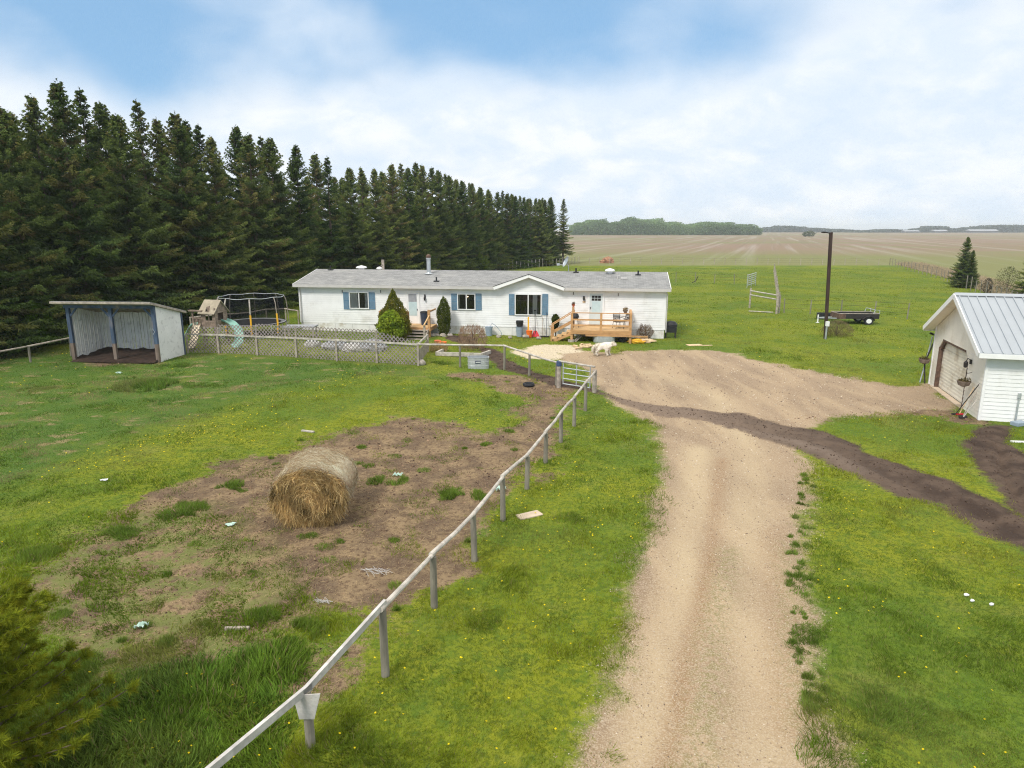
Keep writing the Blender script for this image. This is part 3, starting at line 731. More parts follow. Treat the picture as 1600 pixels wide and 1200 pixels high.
# stairs down to the left
ns = 4; rise = DZ / (ns + 1); run = .30; sw = 1.0; sy0 = y0 + .12
for k in range(ns):
    z = DZ - rise * (k + 1); MB().box((-run * (k + 1), sy0, z - .04), (-run * k + .02, sy0 + sw, z)).build('stair_tread', M['newwood2'], rd)
for yy in (sy0 - .04, sy0 + sw):
    m = MB(); m.prism([(0, DZ - .36), (0, DZ - .15), (-run * (ns + .0), 0.0), (-run * (ns + .3) , 0.0), (-run * (ns + .3), -.05), (-run * (ns - .5), -.05)], 'y', yy, yy + .04); m.build('stringer', M['newwood'], rd)
MB().box((-run * ns - .05, sy0 - .09, 0), (-run * ns + .05, sy0 - .0, .95)).build('post', M['newwood'], rd)
MB().box((-run * ns - .05, sy0 + sw + .05, 0), (-run * ns + .05, sy0 + sw + .14, .95)).build('post', M['newwood'], rd)
for yy in (sy0 - .05, sy0 + sw + .09):
    MB().bar((-run * ns - .12, yy, .93), (.05, yy, RT), .09, .05).build('handrail', M['newwood'], rd)
    MB().bar((-run * ns, yy, .5), (.0, yy, DZ + .4), .04, .09).build('handrail', M['newwood'], rd)
MB().box((-.02, sy0 + sw + .02, 0), (.12, sy0 + sw + .16, RT + .25)).build('post', M['newwood'], rd)
for q in (.9, 1.25): MB().bar((-.1 + q * .3, y0 + .1, 0), (.15 + q * .5, y0 + .5, DZ - .3), .06).build('brace', M['oldwood'], rd)
MB().box((-.16, y0 - .1, -.02), (.2, y0 + .2, .16)).build('footing', M['rock'], rd)
# left porch
LF = -1.75; LZ = .64
lx0 = HP.L(593, 512, LF)[0]; lx1 = HP.L(672, 512, LF)[0]
ld = thing('side_porch', 'small wooden porch with steps at the left door behind the cedar', 'porch', H(lx0, -.06), HP.ang)
W = lx1 - lx0; y0, y1 = LF + .06, -.02
m = MB(); deck_boards(m, 0, W, y0, y1 + .04, LZ - .035); m.build('deck_floor', M['newwood2'], ld)
MB().box((-.02, y0 - .04, LZ - .24), (W + .02, y0 - .002, LZ - .04)).box((-.02, y0, LZ - .24), (.02, y1, LZ - .04)).box((W - .02, y0, LZ - .24), (W + .02, y1, LZ - .04)).build('rim_board', M['newwood'], ld)
LT = LZ + 1.0; xs = HP.L(637, 500, LF)[0] - lx0
for a in (.07, xs, W - .07): MB().box((a - .08, y0 - .01, 0), (a + .08, y0 + .12, LT + (.12 if a > xs else 0))).build('post', M['newwood'], ld)
for zz in (LT, LZ + .62, LZ + .28): MB().bar((.07, y0 + .05, zz), (xs, y0 + .05, zz), .05, .10).build('rail', M['newwood'], ld)
MB().bar((.07, y0 + .05, LT), (.07, y1, LT), .05, .10).build('rail', M['newwood'], ld)
MB().bar((W - .07, y0 + .05, LT), (W - .07, y1, LT), .05, .10).build('rail', M['newwood'], ld)
for k in range(4):
    z = LZ - .15 * (k + 1); MB().box((xs + .15, y0 - .28 * (k + 1), z - .04), (W - .1, y0 - .28 * k - .03, z)).build('stair_tread', M['oldwood'], ld)
for xx in (xs + .08, W - .12):
    MB().prism([(y0 - .045, LZ - .3), (y0 - .045, LZ - .08), (y0 - 1.2, 0.0), (y0 - 1.2, -.1), (y0 - .9, -.1)], 'x', xx, xx + .04).build('stringer', M['oldwood'], ld)
MB().box((W - .1, y0 - 1.25, 0), (W + .02, y0 - 1.13, .95)).build('post', M['oldwood'], ld)
MB().bar((W - .04, y0 - 1.3, .93), (W - .04, y0, LZ + .75), .06, .09).build('handrail', M['newwood2'], ld)

# ------------------------------------------------------------------ loafing shelter
A0, A1 = G(116, 565), G(247, 567); SPl = Plane(A0, A1 - A0); SW = (A1 - A0).length
sh = thing('loafing_shelter', 'white open-fronted animal shelter with blue posts and lean-to roof', 'shed', (A0.x, A0.y, hz(A0.x, A0.y)), SPl.ang)
SD = 2.45; HF = SPl.L(242, 476)[1]; HB = HF - .62
for px in (0, SW / 2, SW):
    m = MB().box((px - .085, -.0, -.1), (px + .085, .15, .95)).build('post_base', M['postlow'], sh)
    MB().box((px - .088, -.003, .95), (px + .088, .153, HF - .1)).build('post', M['bluewood'], sh)
MB().box((-.15, -.05, HF - .24), (SW + .12, -.004, HF - .02)).build('header_beam', M['bluewood'], sh)
for a, s in ((.0, 1), (SW / 2, -1), (SW / 2, 1), (SW, -1)): MB().bar((a + s * .08, .07, HF - .68), (a + s * .5, .07, HF - .22), .05, .09).build('knee_brace', M['bluewood'], sh)
def hs(y): return HF - .10 - (HF - HB) * y / SD
m = MB()
for k in range(16):                                      # left wall, seen from inside: boards and battens
    y = .16 + k * (SD - .16) / 16; y2 = y + (SD - .16) / 16
    m.add([(-.06, y, 0), (-.06, y2 - .028, 0), (-.06, y2 - .028, hs(y2)), (-.06, y, hs(y)), (-.03, y, 0), (-.03, y2 - .028, 0), (-.03, y2 - .028, hs(y2)), (-.03, y, hs(y))], [(0,1,2,3),(7,6,5,4),(0,4,5,1),(1,5,6,2),(2,6,7,3),(3,7,4,0)])
    if k % 2: m.box((-.029, y - .035, 0), (.02, y + .03, hs(y) - .02))
for k in range(26):                                      # back wall
    x = -.03 + k * (SW + .06) / 26; x2 = x + (SW + .06) / 26
    m.box((x, SD - .03 + .006 * (k % 2), 0), (x2 - .034, SD, HB - .12))
    if k % 3 == 0: m.box((x - .03, SD - .06, 0), (x + .03, SD - .031, HB - .12))
m.build('plank_wall', M['sdwhite'], sh)
m = MB(); m.add([(SW + .05, .16, -.05), (SW + .05, SD, -.05), (SW + .05, SD, hs(SD)), (SW + .05, .16, hs(.16)), (SW + .085, .16, -.05), (SW + .085, SD, -.05), (SW + .085, SD, hs(SD)), (SW + .085, .16, hs(.16))], [(0,1,2,3),(7,6,5,4),(0,4,5,1),(1,5,6,2),(2,6,7,3),(3,7,4,0)])
m.build('side_panel', M['sdwhite'], sh)
MB().box((SW + .088, SD - .06, -.05), (SW + .13, SD + .05, hs(SD))).build('corner_board', M['bluewood'], sh)
m = MB(); a, b = -.45, SD + .35
def rt(y): return HF + .0 - (HF - HB) * y / SD + .02
m.prism([(a, rt(a)), (b, rt(b)), (b, rt(b) - .11), (a, rt(a) - .11)], 'x', -.55, SW + .22); m.build('roof', M['oldwood'], sh)
MB().prism([(a + .03, rt(a + .03) + .004), (b - .03, rt(b - .03) + .004), (b - .03, rt(b - .03) + .02), (a + .03, rt(a + .03) + .02)], 'x', -.52, SW + .19).build('roof_felt', M['tarp'], sh)
for k in range(5): MB().bar((k * SW / 4, .1, hs(.1) + .02), (k * SW / 4, SD - .05, hs(SD) + .0), .045, .1).build('rafter', M['oldwood'], sh)
MB().tube([(SW - .12, -.03, 1.62), (SW - .2, -.1, 1.7), (SW - .02, -.12, 1.78), (SW + .05, -.06, 1.6), (SW - .05, -.08, 1.45)], .015, 5).build('rope_loop', M['metal'], sh)
# dark trampled bedding inside: a low uneven heap
n = 28; xs_ = np.linspace(-.0, SW - .0, n); ys_ = np.linspace(-.35, SD - .1, n); XX, YY = np.meshgrid(xs_, ys_)
ZZ = .05 + .26 * fbm(XX * 3, YY * 3, 5) + .16 * (YY / SD) ** 2; ZZ = ZZ * np.clip((YY + .5) / .7, 0, 1) - .02
bd = MB(); bd.add(np.stack([XX.ravel(), YY.ravel(), ZZ.ravel()], 1).tolist(), [(r * n + c, r * n + c + 1, (r + 1) * n + c + 1, (r + 1) * n + c) for r in range(n - 1) for c in range(n - 1)])
o = bd.build('bedding_heap', M['manure'], None, True, loc=tuple(sh.location), rz=SPl.ang); tag(o, 'dark trampled manure bedding inside the white shelter', 'bedding')

# ------------------------------------------------------------------ garage
C1, C2 = G(1529, 655.6), G(1452, 599); gu = Vector((C2.x - C1.x, C2.y - C1.y)).normalized(); GL = (C2 - C1).length
# local frame: x runs into the picture's right (along the eave), y runs back along the gable front
ang = atan2(gu.y, gu.x) - pi / 2
ga = thing('garage', 'white vinyl garage with pale metal gable roof and cream overhead door', 'garage', (C1.x, C1.y, -.02), ang)
GLX = 7.6; GE = 2.62; GR = 4.20; GO = .38; GOY = .42
PG = Plane(C1, Vector((gu.x, gu.y)))           # plane of the door front; local u = +y of the garage
def fz(u): return GE + (GR - GE) * (1 - abs(u - GL / 2) / (GL / 2))
m = MB(); siding(m, .0, GE + .05, lambda z: 0, lambda z: GLX)                        # side facing the drive
siding(m, .0, GE + .05, lambda z: 0, lambda z: GLX, T=lambda p: (p[0], GL - p[1], p[2]))
for zz in (0,):
    siding(m, 0, GE, lambda z: 0, lambda z: GL, T=lambda p: (GLX - p[1], p[0], p[2]))
m.build('side_wall', M['siding'], ga)
du0 = PG.L(1504, 630)[0]; du1 = PG.L(1460, 600)[0]; dz1 = PG.L(1470, 526)[1] - .02
m = MB(); T = lambda p: (p[1], p[0], p[2])
siding(m, 0, dz1, lambda z: 0, lambda z: du0, T=T); siding(m, 0, dz1, lambda z: du1, lambda z: GL, T=T)
siding(m, dz1, GE, lambda z: 0, lambda z: GL, T=T)
siding(m, GE, GR - .1, lambda z: (z - GE) / (GR - GE) * GL / 2, lambda z: GL - (z - GE) / (GR - GE) * GL / 2, T=T)
for s, a in ((1, du0), (-1, du1)):           # clipped upper corners of the opening
    m.prism([(a, dz1), (a + s * .42, dz1), (a, dz1 - .42)], 'x', -.012, .1)
m.build('front_wall', M['cream'], ga)
m = MB(); k = 5; hh = (dz1 - .05) / k
for i in range(k):
    m.box((.16, du0 + .0, .05 + i * hh), (.20, du1, .05 + (i + 1) * hh - .012))
    for j in range(3): m.box((.152, du0 + .02, .05 + i * hh + hh * (j + .35) / 3), (.1595, du1 - .02, .05 + i * hh + hh * (j + .75) / 3))
m.build('garage_door', M['door_cream'], ga)
m = MB(); m.box((-.02, du1 - .07, 0), (.15, du1 - .003, dz1 - .40)); m.box((-.02, du0 + .003, 0), (.15, du0 + .06, dz1 - .40)); m.box((-.02, du0 + .40, dz1 - .08), (.15, du1 - .40, dz1 - .004))
m.bar((.065, du1 - .05, dz1 - .44), (.065, du1 - .44, dz1 - .05), .17, .06, up=(1, 0, 0)); m.bar((.065, du0 + .05, dz1 - .44), (.065, du0 + .44, dz1 - .05), .17, .06, up=(1, 0, 0))
m.build('door_surround', M['rust'], ga)
MB().box((-.12, du0 - .2, -.1), (.14, du1 + .2, .04)).build('concrete_sill', M['concrete'], ga)
for cx, cy in ((0, 0), (0, GL), (GLX, 0), (GLX, GL)): MB().box((cx - .045, cy - .045, 0), (cx + .045, cy + .045, GE + .03)).build('corner_trim', M['trim'], ga)
m = MB(); slope = (GR - GE) / (GL / 2); y_a = -GO; za = GE - slope * GO
P = [(y_a, za), (GL / 2, GR), (GL - y_a, za), (GL - y_a, za - .03), (GL / 2, GR - .03), (y_a, za - .03)]
m.prism([(a, b + .12) for a, b in P], 'x', -GOY, GLX + .3)
x = -GOY + .12
while x < GLX + .25:                                           # standing ribs on both slopes
    for s in (0, 1):
        ya, yb_ = (y_a, GL / 2) if s == 0 else (GL - y_a, GL / 2)
        m.bar((x, ya, za + .135), (x, yb_, GR + .135), .035, .035)
    x += .305
m.build('roof', M['metalroof'], ga)
MB().prism([(GL / 2 - .18, GR + .07), (GL / 2, GR + .17), (GL / 2 + .18, GR + .07), (GL / 2, GR + .15)], 'x', -GOY - .01, GLX + .31).build('ridge_cap', M['metalroof'], ga)
m = MB()
m.box((-GOY, y_a - .03, za - .07), (GLX + .3, y_a - .002, za + .10)); m.box((-GOY, GL - y_a + .002, za - .07), (GLX + .3, GL - y_a + .03, za + .10))
for s in (0, 1):
    ya = y_a if s == 0 else GL - y_a
    m.bar((-GOY - .02, ya, za + .04), (-GOY - .02, GL / 2, GR + .04), .035, .2)
m.build('fascia', M['trim'], ga)
m = MB()
m.add([(-GOY, y_a, za - .03), (-GOY, GL / 2, GR - .03), (-.027, GL / 2, GR - .03), (-.027, y_a, za - .03)], [(0, 1, 2, 3)])
m.add([(-GOY, GL - y_a, za - .03), (-GOY, GL / 2, GR - .03), (-.027, GL / 2, GR - .03), (-.027, GL - y_a, za - .03)], [(0, 1, 2, 3)])
m.build('soffit', M['cream'], ga)
u, z = PG.L(1519, 566); 
m = MB(); m.box((-.08, u - .05, z - .05), (-.027, u + .05, z + .12)); m.tube([(-.05, u, z + .1), (-.16, u, z + .16), (-.2, u, z + .05)], .02, 6); m.lathe([(.03, .06), (.08, 0), (.07, -.16), (.03, -.2)], (-.2, u, z), 8); m.build('carriage_lamp', M['darksteel'], ga)
MB().box((1.10, -.06, .0), (1.16, -.027, 1.0)).box((1.08, -.08, .92), (1.18, -.027, 1.1)).build('conduit', M['metal'], ga)
GA_M = Matrix.Translation((C1.x, C1.y, 0)) @ Matrix.Rotation(ang, 4, 'Z')
def GAw(x, y, z=0): return GA_M @ Vector((x, y, z))
# ------------------------------------------------------------------ fences
def top_z(px, pyt, base):           # height of a photo pixel above the ground point "base"
    a, b, c = ray(px, pyt); t = base.y / b; return CAMZ + c * t
rr = random.Random(3)
rf = thing('rail_fence', 'paddock fence of round posts and one pale top rail between bale and driveway', 'fence', GG(603, 1056))
o0 = Vector(rf.location)
fp = [(486, 1166, 1080), (602.5, 1056, 952), (678.5, 948, 869), (741.5, 876, 804), (786, 813, 747), (823, 764, 713), (852, 725, 677), (876, 692, 645), (897, 665, 622), (914.5, 641, 598)]
tops = []
for px, pb, ptp in fp:
    g = GG(px, pb); zt = top_z(px, ptp, g); tops.append((g, zt))
    lean = Vector((rr.uniform(-.02, .02), rr.uniform(-.02, .02), 0))
    MB().tube([g - o0 - Vector((0, 0, .2)), g - o0 + lean + Vector((0, 0, zt - g.z))], [.068, .06], 12).build('post', M['post'], rf)
gpost = GG(928.5, 614); gz_t = top_z(928, 578, gpost)
tops.append((gpost, gz_t - .12))
# the rail continues past the picture's lower edge
d0 = tops[0][0] - tops[1][0]; ext = tops[0][0] + d0 * 1.0; tops.insert(0, (Vector((ext.x, ext.y, hz(ext.x, ext.y))), tops[0][1]))
MB().tube([tops[0][0] - o0, tops[0][0] - o0 + Vector((0, 0, tops[0][1] - tops[0][0].z - .02))], .065, 10).build('post', M['post'], rf)
for i, ((a, za_), (b, zb_)) in enumerate(zip(tops[:-1], tops[1:])):
    p = Vector((a.x, a.y, za_ + .03)) - o0; q = Vector((b.x, b.y, zb_ + .03)) - o0; d = (q - p).normalized() * .08
    off = Vector((0, 0, .035 * (i % 2)))
    if i < 2: MB().bar(p - d, q + d + off, .05, .105).build('rail', M['rail2'], rf)
    else:
        mid = (p + q) / 2 + Vector((rr.uniform(-.02, .02), rr.uniform(-.02, .02), rr.uniform(-.03, .02)))
        MB().tube([p - d + off, mid + off * .5, q + d], [.047, .044, .040], 10).build('rail', M['rail'], rf)
g = tops[1][0] - o0
MB().prism([(-.16, .0), (.16, .0), (.10, -.30), (-.10, -.30)], 'y', -.01, .01)
gm = MB(); zt = tops[1][1] - o0.z
gm.add([(g.x - .16, g.y - .085, zt), (g.x + .20, g.y - .085, zt + .02), (g.x + .10, g.y - .085, zt - .36), (g.x - .10, g.y - .085, zt - .36), (g.x - .16, g.y - .07, zt), (g.x + .20, g.y - .07, zt + .02), (g.x + .10, g.y - .07, zt - .36), (g.x - .10, g.y - .07, zt - .36)], [(0,1,2,3),(7,6,5,4),(0,4,5,1),(1,5,6,2),(2,6,7,3),(3,7,4,0)])
gm.build('gusset_board', M['rail2'], rf)
def logfence(name, label, pts, cat='fence', rmat='rail', railh=None, r=.05, pr=.06, group=None, rails=1, mat='post'):
    g0 = GG(pts[0][0], pts[0][1]); T_ = thing(name, label, cat, g0, 0, group); tp = []
    for px, pb, ptp in pts:
        g = GG(px, pb); zt = top_z(px, ptp, g); tp.append((g, zt)); MB().tube([g - g0 - Vector((0, 0, .15)), g - g0 + Vector((rr.uniform(-.02, .02), 0, zt - g.z))], [pr, pr * .9], 10).build('post', M[mat], T_)
    for (a, za_), (b, zb_) in zip(tp[:-1], tp[1:]):
        for k in range(rails):
            p = Vector((a.x, a.y, za_ + .03 - k * .5)) - g0; q = Vector((b.x, b.y, zb_ + .03 - k * .5)) - g0; d = (q - p).normalized() * .06
            MB().tube([p - d, (p + q) / 2 + Vector((0, 0, rr.uniform(-.03, .01))), q + d], [r, r * .95, r * .85], 8).build('rail', M[rmat], T_)
    return T_
logfence('rail_fence', 'single rail fence along the dark soil strip from lattice corner to the metal gate', [(654.5, 571, 539), (719, 574, 540), (788, 578, 541), (827, 588, 554), (869, 602, 567)])
logfence('rail_fence', 'short rail fence running left from the white shelter to the photo edge', [(-60, 590, 562), (48, 567, 542), (112, 557, 529)], rmat='oldwood')
logfence('rail_fence', 'weathered rail fence behind the trampoline and playhouse', [(300, 522, 497), (345, 517, 492), (392, 512, 489), (418, 510, 484), (448, 508, 483), (467, 509, 486)], rmat='oldwood', mat='oldwood')
# gate and its posts
gl = GG(873, 605); zt = top_z(873, 564, gl)
t = thing('gate_post', 'stout gate post with dark blue cap at the hinge end of the metal gate', 'post', gl)
MB().tube([(0, 0, -.2), (0, 0, zt - gl.z - .22)], .10, 12).build('shaft', M['oldwood'], t)
MB().tube([(0, 0, zt - gl.z - .218), (0, 0, zt - gl.z)], .12, 12).build('cap', M['bluecap'], t)
t = thing('gate_post', 'stout bare gate post at the latch end where the long rail fence ends', 'post', gpost)
MB().tube([(0, 0, -.2), (0, 0, gz_t - gpost.z)], .095, 12).build('shaft', M['oldwood'], t)
gt = thing('metal_gate', 'grey tubular metal farm gate between two stout posts', 'gate', gl)
ga1 = Vector((.18, 0, 0)); gv = (gpost - gl); gv.z = 0; glen = gv.length; gd = gv.normalized()
p0 = gd * .22; p1 = gd * (glen - .22)
for k in range(5):
    z = .22 + k * .235; MB().tube([p0 + Vector((0, 0, z)), p1 + Vector((0, 0, z))], .024, 8).build('gate_bar', M['metal'], gt)
for q in (p0, (p0 + p1) / 2, p1): MB().tube([q + Vector((0, 0, .20)), q + Vector((0, 0, 1.18))], .026 if q is not (p0 + p1) / 2 else .02, 8).build('upright', M['metal'], gt)
MB().tube([(0, 0, 1.2), (gv.x, gv.y, 1.16)], .045, 8).build('top_rail', M['rail'], gt)

# lattice fence
def lattice(m, a, b, z0, z1, z1b=None, pitch=.155, w=.042, t=.012):
    a = Vector((a.x, a.y, 0)); b = Vector((b.x, b.y, 0)); u = (b - a); L = u.length; u.normalize(); n = Vector((-u.y, u.x, 0)); z1b = z1 if z1b is None else z1b
    st = pitch * 1.4142
    def top(x): return z1 + (z1b - z1) * x / L
    for s in (1, -1):
        c = -(max(z1, z1b) + L) - 1
        while c < L + max(z1, z1b) + 1:
            # line x = c + s*z ; clip to 0..L, z0..top
            pts = []
            N_ = 40; lo = hi = None
            for i in range(N_ + 1):
                z = z0 + (max(z1, z1b) - z0) * i / N_; x = c + s * z
                if 0 <= x <= L and z <= top(x):
                    if lo is None: lo = (x, z)
                    hi = (x, z)
            if lo and hi and abs(hi[1] - lo[1]) > .03:
                off = n * (.004 + .013 * (s > 0)); P = a + u * lo[0] + off + Vector((0, 0, lo[1])); Q = a + u * hi[0] + off + Vector((0, 0, hi[1]))
                m.bar(P, Q, t, w, up=tuple(n.cross((Q - P).normalized())))
            c += st
lp = [(295, 551.5, 522, 517), (343, 552.5, 523, 511), (403, 555, 525.5, 508), (464, 559, 528, 509), (527, 564, 531, 513), (589.5, 567.5, 534, 517), (654, 571.5, 538, 535)]
lf = thing('lattice_fence', 'weathered diagonal lattice fence between the white shelter and the left porch', 'fence', GG(295, 551.5)); g0 = Vector(lf.location); pts = []
for px, pb, pr_, ptp in lp:
    g = GG(px, pb); pts.append((g, top_z(px, pr_, g), top_z(px, ptp, g)))
for g, zr, zt in pts: MB().box((g.x - g0.x - .045, g.y - g0.y - .11, -.2), (g.x - g0.x + .045, g.y - g0.y - .03, zr + .0)).build('post', M['oldwood'], lf)
for i in range(len(pts) - 1):
    (a, za_, ta), (b, zb_, tb) = pts[i], pts[i + 1]
    A = a - g0; B = b - g0; tt = max(ta, tb) if i < 5 else ta
    m = MB(); lattice(m, A, B, .03, tt, tt if i < 5 else tb + .04); m.build('lattice_panel', M['lattice'], lf)
    m = MB(); m.bar((A.x, A.y - .07, za_ - g0.z), (B.x, B.y - .07, zb_ - g0.z), .05, .09); m.build('rail', M['rail'], lf)
    if i < 5: MB().bar((B.x - (B.x - A.x) * .0, B.y - .0 + .04, .0), (B.x, B.y + .04, tt), .05, .05).build('post', M['oldwood'], lf)
cr = GG(669, 550.5); a = pts[-1][0]
m = MB(); lattice(m, a - g0, cr - g0, .03, .75); m.build('lattice_panel', M['lattice'], lf)
MB().box((cr.x - g0.x - .05, cr.y - g0.y - .05, -.1), (cr.x - g0.x + .05, cr.y - g0.y + .05, 1.0)).build('post', M['oldwood'], lf)
MB().bar((a.x - g0.x, a.y - g0.y - .05, pts[-1][1]), (cr.x - g0.x, cr.y - g0.y, 1.0), .05, .09).build('rail', M['rail'], lf)

# wire fences: every post a part, wires as one part
def wirefence(label, posts, hs_, wires=3, r=.045, mat='post', wmat='darksteel', wr=.008, T_=None):
    g0 = posts[0]; T_ = thing('wire_fence', label, 'fence', g0)
    for g, h in zip(posts, hs_): MB().tube([g - g0 - Vector((0, 0, .1)), g - g0 + Vector((rr.uniform(-.05, .05), 0, h))], r, 6).build('post', M[mat], T_)
    m = MB()
    for k in range(wires):
        f = .35 + .6 * k / max(1, wires - 1); m.tube([g - g0 + Vector((0, 0, h * f)) for g, h in zip(posts, hs_)], wr, 4)
    m.build('wire', M[wmat], T_); return T_
def GV(px, py): g = G(px, py); return Vector((g.x, g.y, 0))
wirefence('sparse wire fence across the pasture right of the house roof', [GV(1056, 441), GV(1086, 442), GV(1116, 443), GV(1147, 444), GV(1170, 445)], [1.3, 1.4, 1.2, 1.3, 1.2])
wirefence('sparse wire fence across the pasture behind the small trailer', [GV(1225, 489), GV(1265.6, 491), GV(1314, 491.5), GV(1366, 494), GV(1417, 499)], [1.2, 1.2, 1.2, 1.2, 1.25], r=.05)
ln = 34; A, B = GV(700, 430), GV(903, 411.5)
wirefence('row of pale posts in front of the spruce windbreak behind the house', [A.lerp(B, 1 - (1 - i / (ln - 1)) ** 1.0) for i in range(ln)], [1.35 + rr.uniform(-.15, .2) for i in range(ln)], r=.07, mat='rail')
A, B = GV(905, 411.5), GV(1390, 414.5)
wirefence('far wire fence along the back edge of the green pasture', [A.lerp(B, i / 29) for i in range(30)], [1.25 + rr.uniform(-.1, .1) for i in range(30)], r=.05, mat='oldwood')
q = [GV(1390, 414.5), GV(1470, 437), GV(1548, 467), GV(1625, 500)]; P_ = []
for a, b, n_ in ((q[0], q[1], 14), (q[1], q[2], 12), (q[2], q[3], 9)): P_ += [a.lerp(b, i / n_) for i in range(n_)]
wirefence('close-posted wire fence along the right side of the pasture beside dry grass', P_, [1.45 + rr.uniform(-.1, .2) for _ in P_], r=.05, mat='post', wires=4)
A, B = GV(1217, 489), GV(1209, 425)
wirefence('receding line of tall posts running back from the corral rails', [A.lerp(B, (i / 13)) for i in range(14)], [1.5] + [1.35] * 13, r=.07, mat='oldwood')
# corral rails and panel
t = thing('corral_rails', 'pole rails between two tall posts in the green pasture', 'corral', GV(1171, 481)); g0 = Vector(t.location); b = GV(1213, 490) - g0
MB().tube([(0, 0, -.1), (0, 0, 1.75)], .08, 8).build('post', M['oldwood'], t); MB().tube([b + Vector((0, 0, -.1)), b + Vector((0, 0, 1.95))], .09, 8).build('post', M['oldwood'], t)
for z in (1.5, 1.15): MB().tube([(0, -.08, z), (b.x, b.y - .08, z - .0)], .06, 8).build('rail', M['rail'], t)
t = thing('cattle_panel', 'light grey five bar metal panel standing beyond the corral rails', 'gate', GV(1167, 450)); g0 = Vector(t.location); b = GV(1180, 446) - g0
for k in range(6): MB().tube([(0, 0, .3 + k * .24), (b.x, b.y, .35 + k * .24)], .045, 6).build('gate_bar', M['metal'], t)
for f in (0, .5, 1): MB().tube([b * f + Vector((0, 0, 0)), b * f + Vector((0, 0, 1.6))], .04, 6).build('upright', M['metal'], t)
tag(MB().bar((0, 0, .06), tuple(GV(1208, 489) - GV(1170, 487) + Vector((0, 0, .06))), .2, .05).build('board', M['rail'], None, loc=tuple(GV(1170, 487))), 'pale plank lying on the grass below the corral rails', 'board')
t = thing('fence_brace', 'dark leaning brace on a post in the pasture right of the roof', 'brace', GV(1081, 442.5)); MB().tube([(0, 0, .05), (.5, 0, .3), (.75, 0, .9)], .05, 6).build('brace_pole', M['darksteel'], t)

# ------------------------------------------------------------------ foliage generators
def basis(d):
    d = d / np.linalg.norm(d, axis=1, keepdims=True); r = rng.normal(size=d.shape); s = np.cross(d, r); s /= np.linalg.norm(s, axis=1, keepdims=True) + 1e-9; return d, s
def blades(P, Dr, L, W):              # triangles with base centre P, direction Dr, length L, base width W
    d, s = basis(Dr); L = np.asarray(L)[:, None]; W = np.asarray(W)[:, None]
    return np.stack([P - s * W / 2, P + s * W / 2, P + d * L], 1)
def leafs(P, L, W, up=.0):            # diamond leaves of random direction (quads)
    n = len(P); d = rng.normal(size=(n, 3)); d[:, 2] += up; d, s = basis(d); L = np.asarray(L).reshape(-1, 1); W = np.asarray(W).reshape(-1, 1)
    return np.stack([P - d * L / 2, P + s * W / 2, P + d * L / 2, P - s * W / 2], 1)
def spruce_mesh(seed, Ht=15.0, Rb=2.9, brown=.15, sparse=1.0, name='crown', bare=.9):
    global rng; rng = np.random.default_rng(seed)
    Ps, Ds, Ls, Ws, Cs = [], [], [], [], []
    z = bare; k = 0; br = MB()
    while z < Ht - .15:
        f = z / Ht; Rr = Rb * (1 - f) ** .85 * (1.0 if f > .12 else .8 + f * 1.7) + .06
        nb = int((5 + 6 * (1 - f) + (2 if f > .8 else 0)) * sparse) + 1
        for b in range(nb):
            az = rng.uniform(0, 2 * pi); ln = Rr * (rng.uniform(.55, 1.2) if f < .8 else rng.uniform(.85, 1.1)); el0 = R(-20 + 52 * f ** 1.5 + rng.uniform(-9, 9))
            zz = z + rng.uniform(-.18, .18); ns = max(3, int(ln / .15)); t = (np.arange(ns) + .6) / ns
            hd = np.array([cos(az), sin(az), 0.]); side = np.array([-sin(az), cos(az), 0.])
            zc_ = zz + ln * (np.tan(el0) * t - .10 * t + .26 * t ** 2.6)
            C0 = hd[None] * (t * ln)[:, None] + np.stack([0 * t, 0 * t, zc_], 1)
            tint = rng.uniform(.66, 1.35); isb = rng.random() < brown * (.5 + f)
            for sgn in (-1, 1, 0):
                tl = (np.clip((1 - t) * ln * .42, .0, .70) + .18) * (1 if sgn else .55) * rng.uniform(.75, 1.2, ns) * min(1, 1.45 - f)
                fwd = .85
                dd = hd[None] * fwd + side[None] * sgn * 1.0 + np.stack([0 * t, 0 * t, -.12 - .35 * rng.random(ns)], 1) + (np.array([0, 0, -.6]) if sgn == 0 else 0)
                dd /= np.linalg.norm(dd, axis=1, keepdims=True)
                for q in np.arange(0, 1, .26):
                    P = C0 + dd * (tl * q)[:, None] + rng.normal(scale=.025, size=C0.shape)
                    jd = dd + rng.normal(scale=.34, size=dd.shape)
                    Ps.append(P); Ds.append(jd); Ls.append(np.clip(tl * .55, .13, .34)); Ws.append(np.full(ns, .10))
                    base = np.array([.080, .116, .042]) if not isb else np.array([.135, .118, .055])
                    tipb = (t > .6)[:, None] * np.array([.050, .056, .006]) * (1 if not isb else 1.3)
                    c = (base[None] + tipb) * tint * rng.uniform(.75, 1.25, (ns, 1)); Cs.append(c)
        z += .40 * (1 if f < .8 else .5)
    # leader
    n = 26; P = np.stack([rng.normal(scale=.03, size=n), rng.normal(scale=.03, size=n), np.linspace(Ht - 1.4, Ht + .12, n)], 1)
    D_ = rng.normal(size=(n, 3)); D_[:, 2] = 1.2; Ps.append(P); Ds.append(D_); Ls.append(np.linspace(.36, .12, n)); Ws.append(np.full(n, .07)); Cs.append(np.tile([.045, .065, .022], (n, 1)))
    P = np.concatenate(Ps); return blades(P, np.concatenate(Ds), np.concatenate(Ls), np.concatenate(Ws)), np.concatenate(Cs)
SPR = []
specs = [(1, 4.3, .10, 1.1), (2, 4.5, .20, 1.1), (3, 3.7, .06, 1.0), (4, 4.0, .18, 1.0), (5, 3.0, .10, .62), (6, 4.4, .28, 1.1)]
hideT = []
